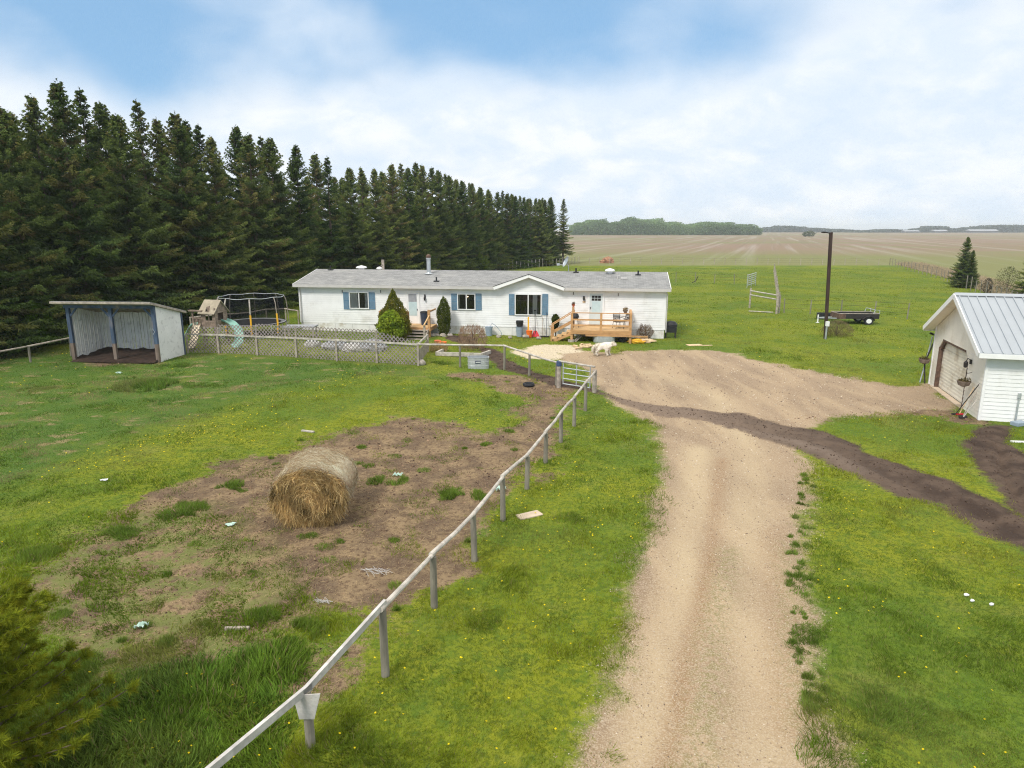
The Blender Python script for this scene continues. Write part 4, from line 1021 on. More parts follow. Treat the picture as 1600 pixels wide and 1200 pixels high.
for i, (sd_, rb, bw, spx) in enumerate(specs):
    V, col = spruce_mesh(sd_, 15, rb, bw, spx, bare=.5 if i != 4 else 3.0)
    SPR.append((V, col, rb))
def make_spruce(kind, loc, rz, H_, label, group):
    T_ = thing('spruce_tree', label, 'spruce', loc, rz, group); T_.scale = (H_ / 15 * rr.uniform(.95, 1.12),) * 2 + (H_ / 15,)
    if kind not in protos:
        V, col, rb = SPR[kind]; c = tris('crown', V, M['needle'], T_, col)
        tk = MB().tube([(0, 0, -.3), (.03, 0, 5), (0, .03, 10), (0, 0, 14.6)], [.24, .17, .09, .02], 8).build('trunk', M['bark'], T_); protos[kind] = (c.data, tk.data)
    else:
        for nme, me in zip(('crown', 'trunk'), protos[kind]):
            o = bpy.data.objects.new(nme, me); C.objects.link(o); o.parent = T_
    return T_
protos = {}
ORD = 'first second third fourth fifth sixth seventh eighth ninth tenth eleventh twelfth thirteenth fourteenth fifteenth sixteenth seventeenth eighteenth nineteenth twentieth twenty-first twenty-second twenty-third twenty-fourth twenty-fifth twenty-sixth twenty-seventh twenty-eighth twenty-ninth thirtieth thirty-first thirty-second thirty-third thirty-fourth'.split()
def linept(px, off):                # where the photo column px meets the tree row (shifted back by off)
    k = (px - 800) / FPX
    y = (-41.7 - off * 1.05) / (k - .325)
    if y > 119: y = (-78 - off * 1.18) / (k - .63)
    return Vector((k * y, y, 0))
front = [(-150, 118), (-40, 150), (62, 172), (146, 128), (222, 178), (300, 176), (352, 215), (408, 210), (446, 216), (482, 228), (522, 246), (558, 262), (590, 264), (618, 256), (644, 262), (668, 258), (690, 266), (708, 274), (724, 282), (740, 286), (754, 294), (767, 298), (780, 300), (793, 302), (805, 306), (817, 308), (829, 310), (840, 311), (851, 312), (861, 314), (877, 311)]
for i, (px, ty) in enumerate(front):
    p = linept(px, 0); h_ = CAMZ + (AT(px, ty, p.y).z - CAMZ)
    kind = [1, 5, 1, 3, 0, 5, 2, 3, 0, 2, 4, 0, 2, 3, 0, 2][i % 16] if px < 860 else 4
    if px > 500 and kind in (1, 5): kind = 0
    make_spruce(kind, (p.x + rr.uniform(-.3, .3), p.y + rr.uniform(-.3, .3), 0), rr.uniform(0, 6.28), h_, '%s spruce from the left in the front row of the dark windbreak' % ORD[i].capitalize(), 'spruces of the windbreak, front row')
back = [(-70, 100), (22, 118), (96, 150), (168, 140), (196, 160), (250, 158), (276, 186), (318, 190), (336, 196), (392, 197), (428, 214), (506, 240), (545, 278), (574, 262), (606, 268), (634, 256), (656, 254), (680, 262), (700, 272), (716, 280), (736, 286), (752, 292), (764, 296), (786, 298), (800, 303), (812, 306), (824, 310), (836, 310), (846, 309), (858, 308)]
for i, (px, ty) in enumerate(back):
    p = linept(px, 3.6); h_ = AT(px, ty, p.y).z
    make_spruce([4, 3, 2, 4, 0][i % 5], (p.x, p.y, 0), rr.uniform(0, 6.28), h_, '%s spruce top from the left rising behind the front row of the windbreak' % ORD[i].capitalize(), 'spruces of the windbreak, back row')
for i in range(22):
    px = -120 + i * 30 + (i > 12) * (i - 12) * 12; p = linept(px, 7.4); h_ = AT(px, 165 + max(0, px) * .19 + rr.uniform(-6, 30), p.y).z
    make_spruce([0, 2, 3][i % 3], (p.x, p.y, 0), rr.uniform(0, 6.28), h_, '%s spruce from the left in the hindmost row, glimpsed through the windbreak' % ORD[i].capitalize(), 'spruces of the windbreak, hindmost row')
g = GV(1502, 449); make_spruce(0, (g.x, g.y, 0), .4, 5.9, 'small dark spruce standing alone behind the garage beside its twin', 'young spruces behind the garage')
g = GV(1513, 450); make_spruce(0, (g.x, g.y, 0), 2.4, 4.4, 'shorter spruce half hidden behind the lone small spruce', 'young spruces behind the garage')
g = GV(1603, 478); make_spruce(0, (g.x, g.y, 0), 1.4, 5.4, 'spruce cut off by the right edge of the photo above the garage roof', 'young spruces behind the garage')

def shrubcloud(n, prof, sz, cols, clump=.5, shell=.55, up=.2, quads=True, w=.5):
    # prof: list of (z, radius); leaves spread near the surface with clumps
    zs = np.array([p[0] for p in prof]); rs = np.array([p[1] for p in prof])
    z = rng.uniform(zs[0], zs[-1], n * 3); r = np.interp(z, zs, rs); keep = rng.random(n * 3) < r / rs.max(); z, r = z[keep][:n], r[keep][:n]
    a = rng.uniform(0, 2 * pi, len(z)); lump = 1 + clump * (fbm(a * 1.6 + 9, z * 2.2, 61, 3) - .5) * 2
    q = shell + (1 - shell) * rng.random(len(z)) ** .5; q = np.where(rng.random(len(z)) < .2, q * rng.random(len(z)), q)
    P = np.stack([np.cos(a) * r * q * lump, np.sin(a) * r * q * lump, z + rng.normal(scale=.03, size=len(z))], 1)
    ci = np.array(cols); t = np.clip(fbm(a * 2, z * 3, 71, 3) * 1.6 - .3, 0, 1)[:, None]; col = ci[0] * (1 - t) + ci[1] * t; col = col * rng.uniform(.7, 1.3, (len(z), 1))
    return leafs(P, np.full(len(P), sz) * rng.uniform(.7, 1.3, len(P)), np.full(len(P), sz * w), up), col
def shrub(name, label, cat, loc, n, prof, sz, cols, **k):
    T_ = thing(name, label, cat, loc); V, col = shrubcloud(n, prof, sz, cols, **k); tris('foliage', V, M['leaf'], T_, col, nv=4)
    m = MB(); h_ = prof[-1][0]; m.tube([(0, 0, -.1), (.02, 0, h_ * .8)], [.05, .015], 6)
    for i in range(5):
        a = i * 1.3; m.tube([(0, 0, .1), (cos(a) * prof[len(prof) // 2][1] * .6, sin(a) * prof[len(prof) // 2][1] * .6, h_ * .6)], [.025, .008], 5)
    m.build('stem', M['bark'], T_); return T_
shrub('cedar_shrub', 'tall cone shaped cedar in front of the left porch', 'shrub', H(HP.L(616, 520, -2.6)[0], -2.6), 16000, [(.05, .85), (.9, 1.05), (1.6, .85), (2.3, .48), (2.9, .18), (3.15, .02)], .12, [(.10, .125, .02), (.21, .19, .03)], clump=.40, up=2.2, w=.35)
shrub('leafy_bush', 'bright green leafy bush in front of the tall cedar', 'shrub', H(HP.L(612, 520, -3.4)[0], -3.4), 6000, [(.1, .5), (.7, .85), (1.3, .75), (1.75, .4), (1.9, .1)], .13, [(.18, .27, .025), (.30, .36, .04)], clump=.5, w=.7)
shrub('cedar_shrub', 'narrow dark cedar between the left porch and the middle window', 'shrub', H(HP.L(694, 520, -.9)[0], -.9), 8000, [(.02, .20), (.5, .38), (1.3, .46), (1.8, .40), (2.3, .2), (2.55, .02)], .10, [(.07, .10, .02), (.13, .15, .03)], clump=.35, up=2.0, w=.35)
shrub('potted_bush', 'small dark leafy bush by the foot of the front deck stairs', 'shrub', H(HP.L(868, 520, -.6)[0], -.6), 2200, [(.55, .08), (.9, .22), (1.2, .25), (1.4, .15), (1.5, .05)], .11, [(.04, .06, .015), (.07, .09, .02)], clump=.4, w=.6)
shrub('leafy_bush', 'bright green bush at the foot of the spruces left of the white shelter', 'shrub', GV(62, 543), 5000, [(.2, .6), (1.0, .95), (1.9, .8), (2.6, .35)], .16, [(.13, .24, .02), (.10, .17, .02)], clump=.6, w=.7)
for px, py, s_, l_ in ((722, 423, 1.7, 'pale green bush against the spruces above the middle of the house roof'), (750, 421, 1.5, 'smaller pale green bush right of the one above the roof'), (705, 424, 1.6, 'pale green bush left of the stove pipe against the spruces')):
    shrub('leafy_bush', l_, 'shrub', GV(px, py + 8), 2500, [(.2, .6 * s_), (1.0 * s_, .8 * s_), (1.7 * s_, .5 * s_), (2.2 * s_, .1)], .2, [(.12, .18, .02), (.16, .22, .03)], clump=.7, w=.7)
shrub('bare_shrub', 'grey budding shrub behind the garage roof left of the last spruce', 'shrub', GV(1572, 462), 1500, [(.3, .8), (1.4, 1.3), (2.4, .9), (3.0, .3)], .14, [(.17, .15, .10), (.16, .20, .06)], clump=.6)
shrub('bare_shrub', 'small dark shrub by the side fence behind the garage', 'shrub', GV(1541, 462), 700, [(.3, .3), (1.0, .55), (1.8, .2)], .13, [(.07, .06, .05), (.10, .09, .05)], clump=.6)
shrub('dry_shrub', 'round dry brown shrub behind the base of the dark light pole', 'shrub', GV(1307, 525), 2600, [(.02, .7), (.4, .95), (.8, .7), (1.05, .2)], .15, [(.24, .19, .11), (.17, .15, .06)], clump=.5, up=1.5, w=.12)
shrub('dry_shrub', 'dry brown twiggy plant by the right end of the house', 'shrub', H(HP.L(1008, 525, -.5)[0], -.5), 1200, [(.02, .25), (.5, .55), (.9, .3)], .14, [(.12, .07, .05), (.2, .14, .08)], clump=.5, up=2, w=.15)
shrub('dry_stalks', 'tall reddish dead stalks in the garden bed beside the lattice corner', 'plant', GG(738, 545), 2600, [(.05, .75), (.6, .85), (1.25, .7), (1.35, .4)], .24, [(.30, .19, .14), (.38, .27, .18)], clump=.3, up=4, w=.07)
shrub('dry_stalks', 'pale straw coloured clump at the left end of the wooden garden bed', 'plant', GG(686, 549), 1200, [(.02, .5), (.3, .5), (.5, .2)], .22, [(.45, .34, .18), (.36, .27, .12)], clump=.3, up=3, w=.07)

# foreground pine, lower left
pt = thing('pine_tree', 'young yellow green pine reaching in at the lower left edge of the photo', 'pine', (-6.75, 7.3, hz(-6.75, 7.3)))
rng = np.random.default_rng(44); tv = []; bm_ = MB(); bm_.tube([(0, 0, -.2), (.03, 0, 1.3), (0, 0, 2.55)], [.10, .06, .012], 8); Ps = []; Ds = []; Cs = []
for k in range(85):
    z = rng.uniform(.25, 2.45); f = z / 2.65; ln = 1.6 * (1 - f) ** .6 + .15; az = rng.uniform(0, 2 * pi); ln *= rng.uniform(.75, 1.1)
    pth = [Vector((cos(az) * ln * s, sin(az) * ln * s, z + ln * (.10 * s + .22 * s * s))) for s in (0, .35, .7, 1)]
    bm_.tube(pth, [.022, .016, .011, .006], 5)
    for s in np.linspace(.25, 1.0, 6):
        for sg in (-1, 1, 0):
            tl = (.10 + .30 * (1 - s)) * (1 if sg else .4)
            base = np.array([cos(az) * ln * s, sin(az) * ln * s, z + ln * (.10 * s + .22 * s * s)]); dv = np.array([cos(az) - sg * sin(az) * .9, sin(az) + sg * cos(az) * .9, .35]); dv /= np.linalg.norm(dv)
            for q in np.linspace(.1, 1, 4):
                n = 34; c = base + dv * tl * q; Ps.append(np.tile(c, (n, 1)) + rng.normal(scale=.010, size=(n, 3))); D_ = dv * .8 + rng.normal(scale=.62, size=(n, 3)); Ds.append(D_)
                tn = rng.uniform(.5, 1.4); Cs.append(np.tile(np.array([.175, .215, .020]) * tn + np.array([.05, .03, 0]) * (q > .8), (n, 1)) * rng.uniform(.75, 1.25, (n, 1)))
P = np.concatenate(Ps); V = blades(P, np.concatenate(Ds), rng.uniform(.07, .13, len(P)), np.full(len(P), .0075)); tris('crown', V, M['leaf'], pt, np.concatenate(Cs)); bm_.build('trunk', M['bark'], pt)

# distant woods: one mass
rng = np.random.default_rng(9)
def wood(name, label, x0, x1, y, prof, dens, cols, depth=60, lsz=2.2):
    A_ = AT(x0, 366, y).x; B_ = AT(x1, 366, y).x; n = int((B_ - A_) * dens); x = rng.uniform(A_, B_, n); px = 800 + (x / y) * FPX
    top = np.interp(px, [p[0] for p in prof], [p[1] for p in prof]); hmax = CAMZ + (HORIZ - top) / FPX * y
    lump = .60 + .75 * fbm(x / 9, x * 0 + 3, 81, 4); hmax = hmax * np.clip(lump, .5, 1.2)
    yy = y + rng.uniform(0, depth, n); z = hmax * rng.random(n) ** .75
    ci = np.array(cols); t = np.clip(fbm(x / 22, z / 9, 85, 3) * 2 - .5, 0, 1)[:, None]; col = (ci[0] * (1 - t) + ci[1] * t) * rng.uniform(.6, 1.4, (n, 1))
    V = leafs(np.stack([x, yy, z], 1), rng.uniform(.6, 1.3, n) * lsz, rng.uniform(.6, 1.0, n) * lsz * .75, .2)
    o = tris(name, V, M['leaf'], None, col, nv=4); tag(o, label, 'woods', kind='stuff')
wood('distant_wood', 'grey green poplar wood across the far field right of the spruces', 895, 1192, 800, [(895, 350), (930, 345), (1000, 343.5), (1060, 347), (1120, 350), (1170, 353), (1192, 361)], 300, [(.20, .30, .12), (.12, .18, .08)], lsz=1.7)
wood('distant_wood', 'low hazy wood line on the horizon beyond the end of the poplar wood', 1185, 1345, 1500, [(1185, 357), (1215, 353.5), (1260, 356), (1300, 358), (1345, 361)], 150, [(.06, .08, .05), (.05, .07, .05)], lsz=3.2)
wood('distant_wood', 'broken line of hazy trees round the far farm at the right horizon', 1340, 1640, 1400, [(1340, 361.5), (1380, 359), (1420, 360), (1455, 354), (1480, 357.5), (1520, 355.5), (1560, 353), (1640, 351.5)], 150, [(.06, .08, .05), (.05, .07, .05)], lsz=3.2)
shrub('lone_tree', 'small round bush at the far edge of the field near the pole top', 'tree', AT(1264, 368, 620) * Vector((1, 1, 0)) if False else Vector((AT(1264, 366, 620).x, 620, 0)), 500, [(.5, 4), (3, 6), (5, 2)], 1.3, [(.10, .12, .06), (.09, .11, .05)])
for i, (px, wd, hh_, l_) in enumerate(((1537, 26, 8, 'long grey blue farm barn on the right horizon'), (1470, 12, 7, 'small pale shed on the horizon left of the farm barn'), (1425, 14, 6, 'low pale shed on the horizon among hazy trees'))):
    p = AT(px, 366, 1330); b_ = thing('farm_shed', l_, 'building', (p.x, 1330, 0))
    MB().box((-wd, 0, 0), (wd, 14, hh_ * .45)).build('wall', M['net'], b_)
    MB().prism([(-1, hh_ * .45 + .01), (7, hh_ * .8), (15, hh_ * .45 + .01)], 'x', -wd - 1, wd + 1).build('roof', M['tarp'], b_)
# ------------------------------------------------------------------ hay bale
BC = G(484, 822); bl = .86; BL = 1.55
hb = thing('hay_bale', 'large round hay bale with net wrap on the bare paddock ground', 'hay bale', (BC.x, BC.y + .1, hz(BC.x, BC.y) - .03), R(4))
rng = np.random.default_rng(12)
n, mm = 96, 30; m = MB(); ang = np.linspace(0, 2 * pi, n, endpoint=False)
def bprof(t): return bl * (1 + .025 * sin(3 * t) - .05 * max(0, -sin(t)) ** 3)
for i in range(mm + 1):
    y = BL * i / mm; e = 1 - .06 * (abs(i / mm - .5) * 2) ** 6
    for j, t in enumerate(ang):
        q = bprof(t) * e * (1 + .022 * (float(vn(t * 9, y * 6, 4)) - .5)); m.v.append((q * cos(t) * 1.04, y, bl * .83 + q * sin(t) * .81))
for i in range(mm):
    for j in range(n): a = i * n + j; b = i * n + (j + 1) % n; m.f.append((a, b, b + n, a + n))
mat_ = bpy.data.materials.new('net_wrapped_hay'); mat_.use_nodes = True; t = mat_.node_tree; b = t.nodes['Principled BSDF']; co = N(t, 'ShaderNodeTexCoord').outputs['Object']
s_ = N(t, 'ShaderNodeSeparateXYZ'); t.links.new(co, s_.inputs[0])
c = mixc(t, smooth(t, noise(t, mapping(t, co, (1, .35, 1)), 16, 5, .7), .35, .65), (.27, .19, .11), (.50, .41, .27))
c = mixc(t, math_(t, 'MULTIPLY', smooth(t, noise(t, mapping(t, co, (6, .5, 6)), 5, 4, .6), .45, .62), .5), c, (.38, .25, .18))
topm = smooth(t, s_.outputs[2], .85, 1.35); c = mixc(t, math_(t, 'MULTIPLY', topm, .55), c, (.56, .54, .40))
band = smooth(t, math_(t, 'ABSOLUTE', math_(t, 'SUBTRACT', s_.outputs[1], .42)), .0, .16, .5, 0); c = mixc(t, math_(t, 'MULTIPLY', band, topm), c, (.56, .60, .46))
t.links.new(c, b.inputs['Base Color']); b.inputs['Roughness'].default_value = .9
bn = N(t, 'ShaderNodeBump'); bn.inputs['Strength'].default_value = .8; bn.inputs['Distance'].default_value = .03; t.links.new(noise(t, mapping(t, co, (1, .4, 1)), 40, 4, .7), bn.inputs['Height']); t.links.new(bn.outputs[0], b.inputs['Normal'])
m.build('wrapped_side', mat_, hb, True)
# loose face: a lumpy disc buried under thousands of strands
m = MB(); rings = 16
for i in range(rings + 1):
    for j, t_ in enumerate(ang):
        q = bprof(t_) * i / rings * .995; y = -.02 - .10 * (1 - (i / rings) ** 3) - .20 * (float(fbm(cos(t_) * i * .33 + 9, sin(t_) * i * .33 + 9, 8, 3)) - .5) * (i < rings)
        if i == rings: y = .01
        m.v.append((q * cos(t_) * 1.04, y, bl * .83 + q * sin(t_) * .81))
for i in range(rings):
    for j in range(n): a = i * n + j; b_ = i * n + (j + 1) % n; m.f.append((a, a + n, b_ + n, b_))
m.build('open_face', pmat('dark_packed_hay', (.20, .12, .055), .95, .4, 9, bump=.8, bs=30), hb, True)
def strands(P, D_, L, W, col, sag=.0):       # two-segment bent ribbons
    d, s = basis(D_); L = L[:, None]; W = W[:, None]; k = P + d * L * .5; e = k + (d + np.array([0, 0, -sag]) + rng.normal(scale=.25, size=d.shape)) * L * .5
    q1 = np.stack([P - s * W / 2, P + s * W / 2, k + s * W / 2, k - s * W / 2], 1); q2 = np.stack([k - s * W / 2, k + s * W / 2, e + s * W * .15, e - s * W * .15], 1)
    return np.concatenate([q1, q2]), np.concatenate([col, col])
ns = 15000; th = rng.uniform(0, 2 * pi, ns); rr_ = bl * np.sqrt(rng.random(ns)) * .99
P = np.stack([rr_ * np.cos(th) * 1.03, -.13 + .12 * (rr_ / bl) ** 3 - rng.random(ns) * .09, bl * .83 + rr_ * np.sin(th) * .80], 1)
tang = np.stack([-np.sin(th), 0 * th, np.cos(th)], 1); down = np.tile([0, -.28, -1.], (ns, 1)); mixd = rng.random(ns)[:, None]
wt = np.where(rr_ < .62, .88, .58)[:, None]; D_ = tang * (mixd < wt) * np.sign(rng.normal(size=(ns, 1))) + down * (mixd >= wt) + rng.normal(scale=.42, size=(ns, 3)) * np.array([1, .55, 1])
pal = np.array([(.58, .42, .18), (.48, .32, .13), (.32, .20, .08), (.68, .52, .26), (.54, .39, .20)]); col = pal[rng.integers(0, 5, ns)] * rng.uniform(.75, 1.2, (ns, 1)) * np.clip(-.35 + 2.6 * fbm(P[:, 0] * 4.5, P[:, 2] * 4.5, 91), .25, 1.5)[:, None] * (.9 + .22 * np.sin(rr_ * 26 + 5 * fbm(P[:, 0] * 2, P[:, 2] * 2, 93)))[:, None]  # shaded hollows and crevices painted into strand colour; rings also suggest the swirl
V, cc = strands(P, D_, rng.uniform(.08, .28, ns), rng.uniform(.004, .009, ns), col, .3)
tris('loose_hay', V, M['straw'], hb, cc, nv=4)
ns = 9000; th = rng.uniform(-.35, pi + .35, ns); yy = rng.uniform(0, BL, ns)
P = np.stack([bl * 1.035 * np.cos(th), yy, bl * .83 + bl * .815 * np.sin(th)], 1); nrm = np.stack([np.cos(th), 0 * th, np.sin(th)], 1); tang = np.stack([-np.sin(th), 0 * th, np.cos(th)], 1)
D_ = tang * np.sign(rng.normal(size=(ns, 1))) + nrm * .16 + rng.normal(scale=.3, size=(ns, 3)) * .5
pal = np.array([(.50, .42, .28), (.40, .30, .18), (.30, .20, .12), (.60, .55, .42)]); col = pal[rng.integers(0, 4, ns)] * rng.uniform(.8, 1.15, (ns, 1))
V, cc = strands(P, D_, rng.uniform(.05, .2, ns), rng.uniform(.003, .006, ns), col, .1); tris('loose_hay', V, M['straw'], hb, cc, nv=4)
# shaggy rim where the wrap ends
ns = 3500; th = rng.uniform(0, 2 * pi, ns); P = np.stack([bl * 1.04 * np.cos(th), rng.uniform(-.02, .14, ns), bl * .83 + bl * .81 * np.sin(th)], 1)
D_ = np.stack([-np.sin(th), 0 * th - .5, np.cos(th)], 1) * np.sign(rng.normal(size=(ns, 1))) + np.array([0, -.35, -.55]) + rng.normal(scale=.25, size=(ns, 3)); col = pal[rng.integers(0, 4, ns)] * rng.uniform(.7, 1.1, (ns, 1))
V, cc = strands(P, D_, rng.uniform(.07, .2, ns), rng.uniform(.004, .008, ns), col, .3); tris('rim_hay', V, M['straw'], hb, cc, nv=4)
# small collapsed bale far away
g = GV(950, 411); fb = thing('hay_bale', 'small collapsed orange brown hay pile far back by the pasture fence', 'hay bale', g)
MB().blob((0, 0, .4), (1.1, .9, .85), 14, 8, .2, 3).blob((-.7, -.2, .2), (1.2, .7, .45), 12, 6, .2, 5).build('hay_pile', pmat('faded_hay', (.36, .19, .12), .95, .3, 3, bump=.6), fb)

# ------------------------------------------------------------------ light pole
pb = GV(1289.5, 530); tp = AT(1298.5, 363, pb.y); lpz = thing('light_pole', 'tall dark square light pole leaning slightly right in the grass', 'light pole', pb)
d = Vector((tp.x - pb.x, 0, tp.z)); MB().bar((0, 0, -.2), tuple(d), .16, .16, up=(0, 1, 0)).build('shaft', M['polew'], lpz)
MB().bar((d.x - .05, 0, d.z - .06), (d.x - .42, -.05, d.z + .02), .06).build('arm', M['darksteel'], lpz)
m = MB(); m.lathe([(.05, .05), (.12, .02), (.10, -.03), (.02, -.05)], (d.x - .45, -.05, d.z), 10, sx=1.6); m.build('lamp_head', M['darksteel'], lpz)
MB().box((-.10, -.19, .0), (-.02, -.10, .85)).build('conduit', M['metal'], lpz); MB().box((-.14, -.24, .85), (.06, -.10, 1.15)).build('outlet_box', M['white'], lpz)

# ------------------------------------------------------------------ utility trailer and tub
tb = GV(1342, 507); tr = thing('utility_trailer', 'small rusty black utility trailer with one white wheel in the pasture', 'trailer', tb, R(-3)); tr.scale = (.96, .96, .82)
x0, x1 = -1.55, 1.45
m = MB(); m.box((x0, -.0, .50), (x1, 1.5, .56)); m.box((x0, -.0, .56), (x1, .05, .92)); m.box((x0, 1.45, .56), (x1, 1.5, .92)); m.box((x1 - .05, .05, .56), (x1, 1.45, .92)); m.build('bed', M['darksteel'], tr)
MB().box((x0 - .03, -.02, .48), (x0 + .5, -.003, .95)).box((x0 - .04, -.02, .5), (x0 - .003, 1.5, .95)).build('rusty_end', M['rust'], tr)
MB().tube([(x0, 0, .96), (x1, 0, .96), (x1, 1.5, .96), (x0, 1.5, .96), (x0, 0, .96)], .03, 6).build('top_rail', M['oldwood'], tr)
m = MB(); m.tube([(x1 - .45, .0, .95), (x1 - .35, 0, 1.3), (x1 - .02, 0, 1.25), (x1, 0, .95)], .03, 6); m.tube([(x1 - .45, 1.5, .95), (x1 - .35, 1.5, 1.3), (x1 - .02, 1.5, 1.25), (x1, 1.5, .95)], .03, 6); m.tube([(x1 - .35, 0, 1.3), (x1 - .35, 1.5, 1.3)], .03, 6); m.build('end_rack', M['metal'], tr)
for yy in (-.22, 1.55):
    wh = MB(); wh.tube([(.62, yy, .33), (.62, yy + .18, .33)], .33, 20); wo_ = wh.build('wheel', M['rubber'], tr); MB().tube([(.62, yy - .02, .33), (.62, yy + .2, .33)], .2, 16).build('rim', M['white'], wo_)
    m = MB(); 
    for k in range(8):
        a0_ = pi * k / 8; a1_ = pi * (k + 1) / 8; m.bar((.62 + .42 * cos(a0_), yy + .09, .36 + .38 * sin(a0_)), (.62 + .42 * cos(a1_), yy + .09, .36 + .38 * sin(a1_)), .24, .02, up=(0, 0, 1) if 1 < k < 6 else (1, 0, 0))
    m.build('fender', M['darksteel'], tr)
m = MB(); m.bar((x0, .3, .5), (x0 - 1.3, .75, .48), .08); m.bar((x0, 1.2, .5), (x0 - 1.3, .75, .48), .08); m.build('tongue', M['metal'], tr)
m = MB(); m.tube([(x0 - 1.25, .75, .02), (x0 - 1.25, .75, .75)], .05, 8); m.lathe([(.14, 0), (.14, .05)], (x0 - 1.25, .75, .0), 10); m.build('jack', M['white'], tr)
m = MB(); m.box((-.75, -.3, 0), (.75, .3, .04)); 
for q in ((-.75, -.3, -.70, .3), (.70, -.3, .75, .3)): m.box((q[0], q[1], .04), (q[2], q[3], .5))
m.box((-.70, -.3, .04), (.70, -.26, .5)); m.box((-.70, .26, .04), (.70, .3, .5)); tag(m.build('feed_tub', M['black'], None, loc=tuple(GV(1293, 499))), 'low black tub just left of the trailer tongue behind the pole', 'tub')

# ------------------------------------------------------------------ playhouse and slides
pc = AT(324, 533, 40.0); ph = thing('playhouse', 'weathered wooden playhouse tower with gable roof and two slides', 'playhouse', (pc.x, 40.0, 0), R(-14)); ph.scale = (.80, .80, .92)
PFZ = 1.35; W2, D2 = .62, 1.1
for x in (-1.0, -.1, .62, 1.35) if False else (-1.05, -.25, .85):
    for y in (0, 1.3): MB().box((x - .045, y - .045, 0), (x + .045, y + .045, 2.35 if x < 0 else 2.5)).build('post', M['playwood'], ph)
MB().box((-1.1, -.06, PFZ - .1), (.92, 1.36, PFZ)).build('platform', M['playwood'], ph)
m = MB()
for k in range(8):
    z = PFZ + .01 + k * .115
    if 3 <= k <= 6:
        m.box((-.2, -.03, z), (.05, .0, z + .105)); m.box((.62, -.03, z), (.85, .0, z + .105)); m.box((.30, -.03, z), (.37, .0, z + .105)); m.box((.85, -.02, z), (.88, .3, z + .105)); m.box((.85, .9, z), (.88, 1.3, z + .105))
    else: m.box((-.2, -.03, z), (.85, .0, z + .105)); m.box((.85, -.02, z), (.88, 1.3, z + .105))
m.prism([(-.05, PFZ + .93), (1.35, PFZ + .93), (.65, PFZ + 1.55)], 'x', .82, .86); m.prism([(-.05, PFZ + .93), (1.35, PFZ + .93), (.65, PFZ + 1.55)], 'x', -.28, -.24)
m.box((-.2, 1.3, PFZ), (.85, 1.33, PFZ + .92)); m.build('cabin_wall', M['playwood'], ph)
m = MB(); P = [(-.25, PFZ + .82), (.65, PFZ + 1.62), (1.55, PFZ + .82), (1.55, PFZ + .77), (.65, PFZ + 1.57), (-.25, PFZ + .77)]; m.prism(P, 'x', -.42, .98); m.build('roof', M['playroof'], ph)
MB().add([(.15, -.16, PFZ + .94), (.5, -.16, PFZ + .94), (.325, -.16, PFZ + 1.22), (.325, .35, PFZ + 1.30)], [(0, 1, 2), (0, 2, 3), (1, 3, 2)]).build('dormer', M['playwood'], ph)
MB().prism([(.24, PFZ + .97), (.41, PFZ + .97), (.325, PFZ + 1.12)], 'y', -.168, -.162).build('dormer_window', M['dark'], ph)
m = MB()
for x in np.arange(-1.0, -.25, .12): m.box((x, -.03, PFZ), (x + .05, .0, PFZ + .45))
m.box((-1.08, -.04, PFZ + .45), (-.2, .01, PFZ + .52)); m.box((-1.25, -.2, PFZ + .92), (-.1, .0, PFZ + 1.0)); m.build('porch_rail', M['playwood'], ph)
def slide(pts, w_, mat, nm_):
    m = MB(); n_ = 7; prof = [(-.5, .16), (-.45, .04), (-.2, .0), (0, -.01), (.2, .0), (.45, .04), (.5, .16)]; pts = [Vector(p) for p in pts]
    sm = []
    for i in range(len(pts) - 1):
        p0_, p1_, p2_, p3_ = pts[max(i - 1, 0)], pts[i], pts[i + 1], pts[min(i + 2, len(pts) - 1)]
        for k in range(6):
            t_ = k / 6; sm.append(.5 * ((2 * p1_) + (-p0_ + p2_) * t_ + (2 * p0_ - 5 * p1_ + 4 * p2_ - p3_) * t_ ** 2 + (-p0_ + 3 * p1_ - 3 * p2_ + p3_) * t_ ** 3))
    sm.append(pts[-1])
    for i, p in enumerate(sm):
        d_ = sm[min(i + 1, len(sm) - 1)] - sm[max(i - 1, 0)]; s_ = Vector((d_.y, -d_.x, 0)).normalized()
        for a_, b_ in prof: m.v.append(tuple(p + s_ * a_ * w_ + Vector((0, 0, b_))))
        for a_, b_ in prof: m.v.append(tuple(p + s_ * a_ * w_ * 1.04 + Vector((0, 0, b_ - .03))))
    K = 2 * n_
    for i in range(len(sm) - 1):
        for j in range(n_ - 1): a_ = i * K + j; m.f.append((a_, a_ + 1, a_ + K + 1, a_ + K)); a_ += n_; m.f.append((a_ + 1, a_, a_ + K, a_ + K + 1))
        for j in (0, n_ - 1): a_ = i * K + j; m.f.append((a_, a_ + K, a_ + K + n_, a_ + n_))
    m.build(nm_, mat, ph, True)
slide([(.92, .9, PFZ + .25), (1.7, .75, PFZ + .05), (2.5, .3, .95), (2.95, -.4, .4), (3.0, -.95, .2)], .6, M['teal'], 'teal_slide')
slide([(-.62, -.08, PFZ + .02), (-.5, -.35, PFZ - .05), (-.25, -1.0, .65), (.05, -1.7, .25), (.15, -2.0, .2)], .5, M['beige'], 'beige_slide')
slide([(-1.1, .4, PFZ), (-1.5, .3, PFZ - .15), (-2.0, .1, .5), (-2.2, .0, .2)], .5, M['teal'], 'low_slide')

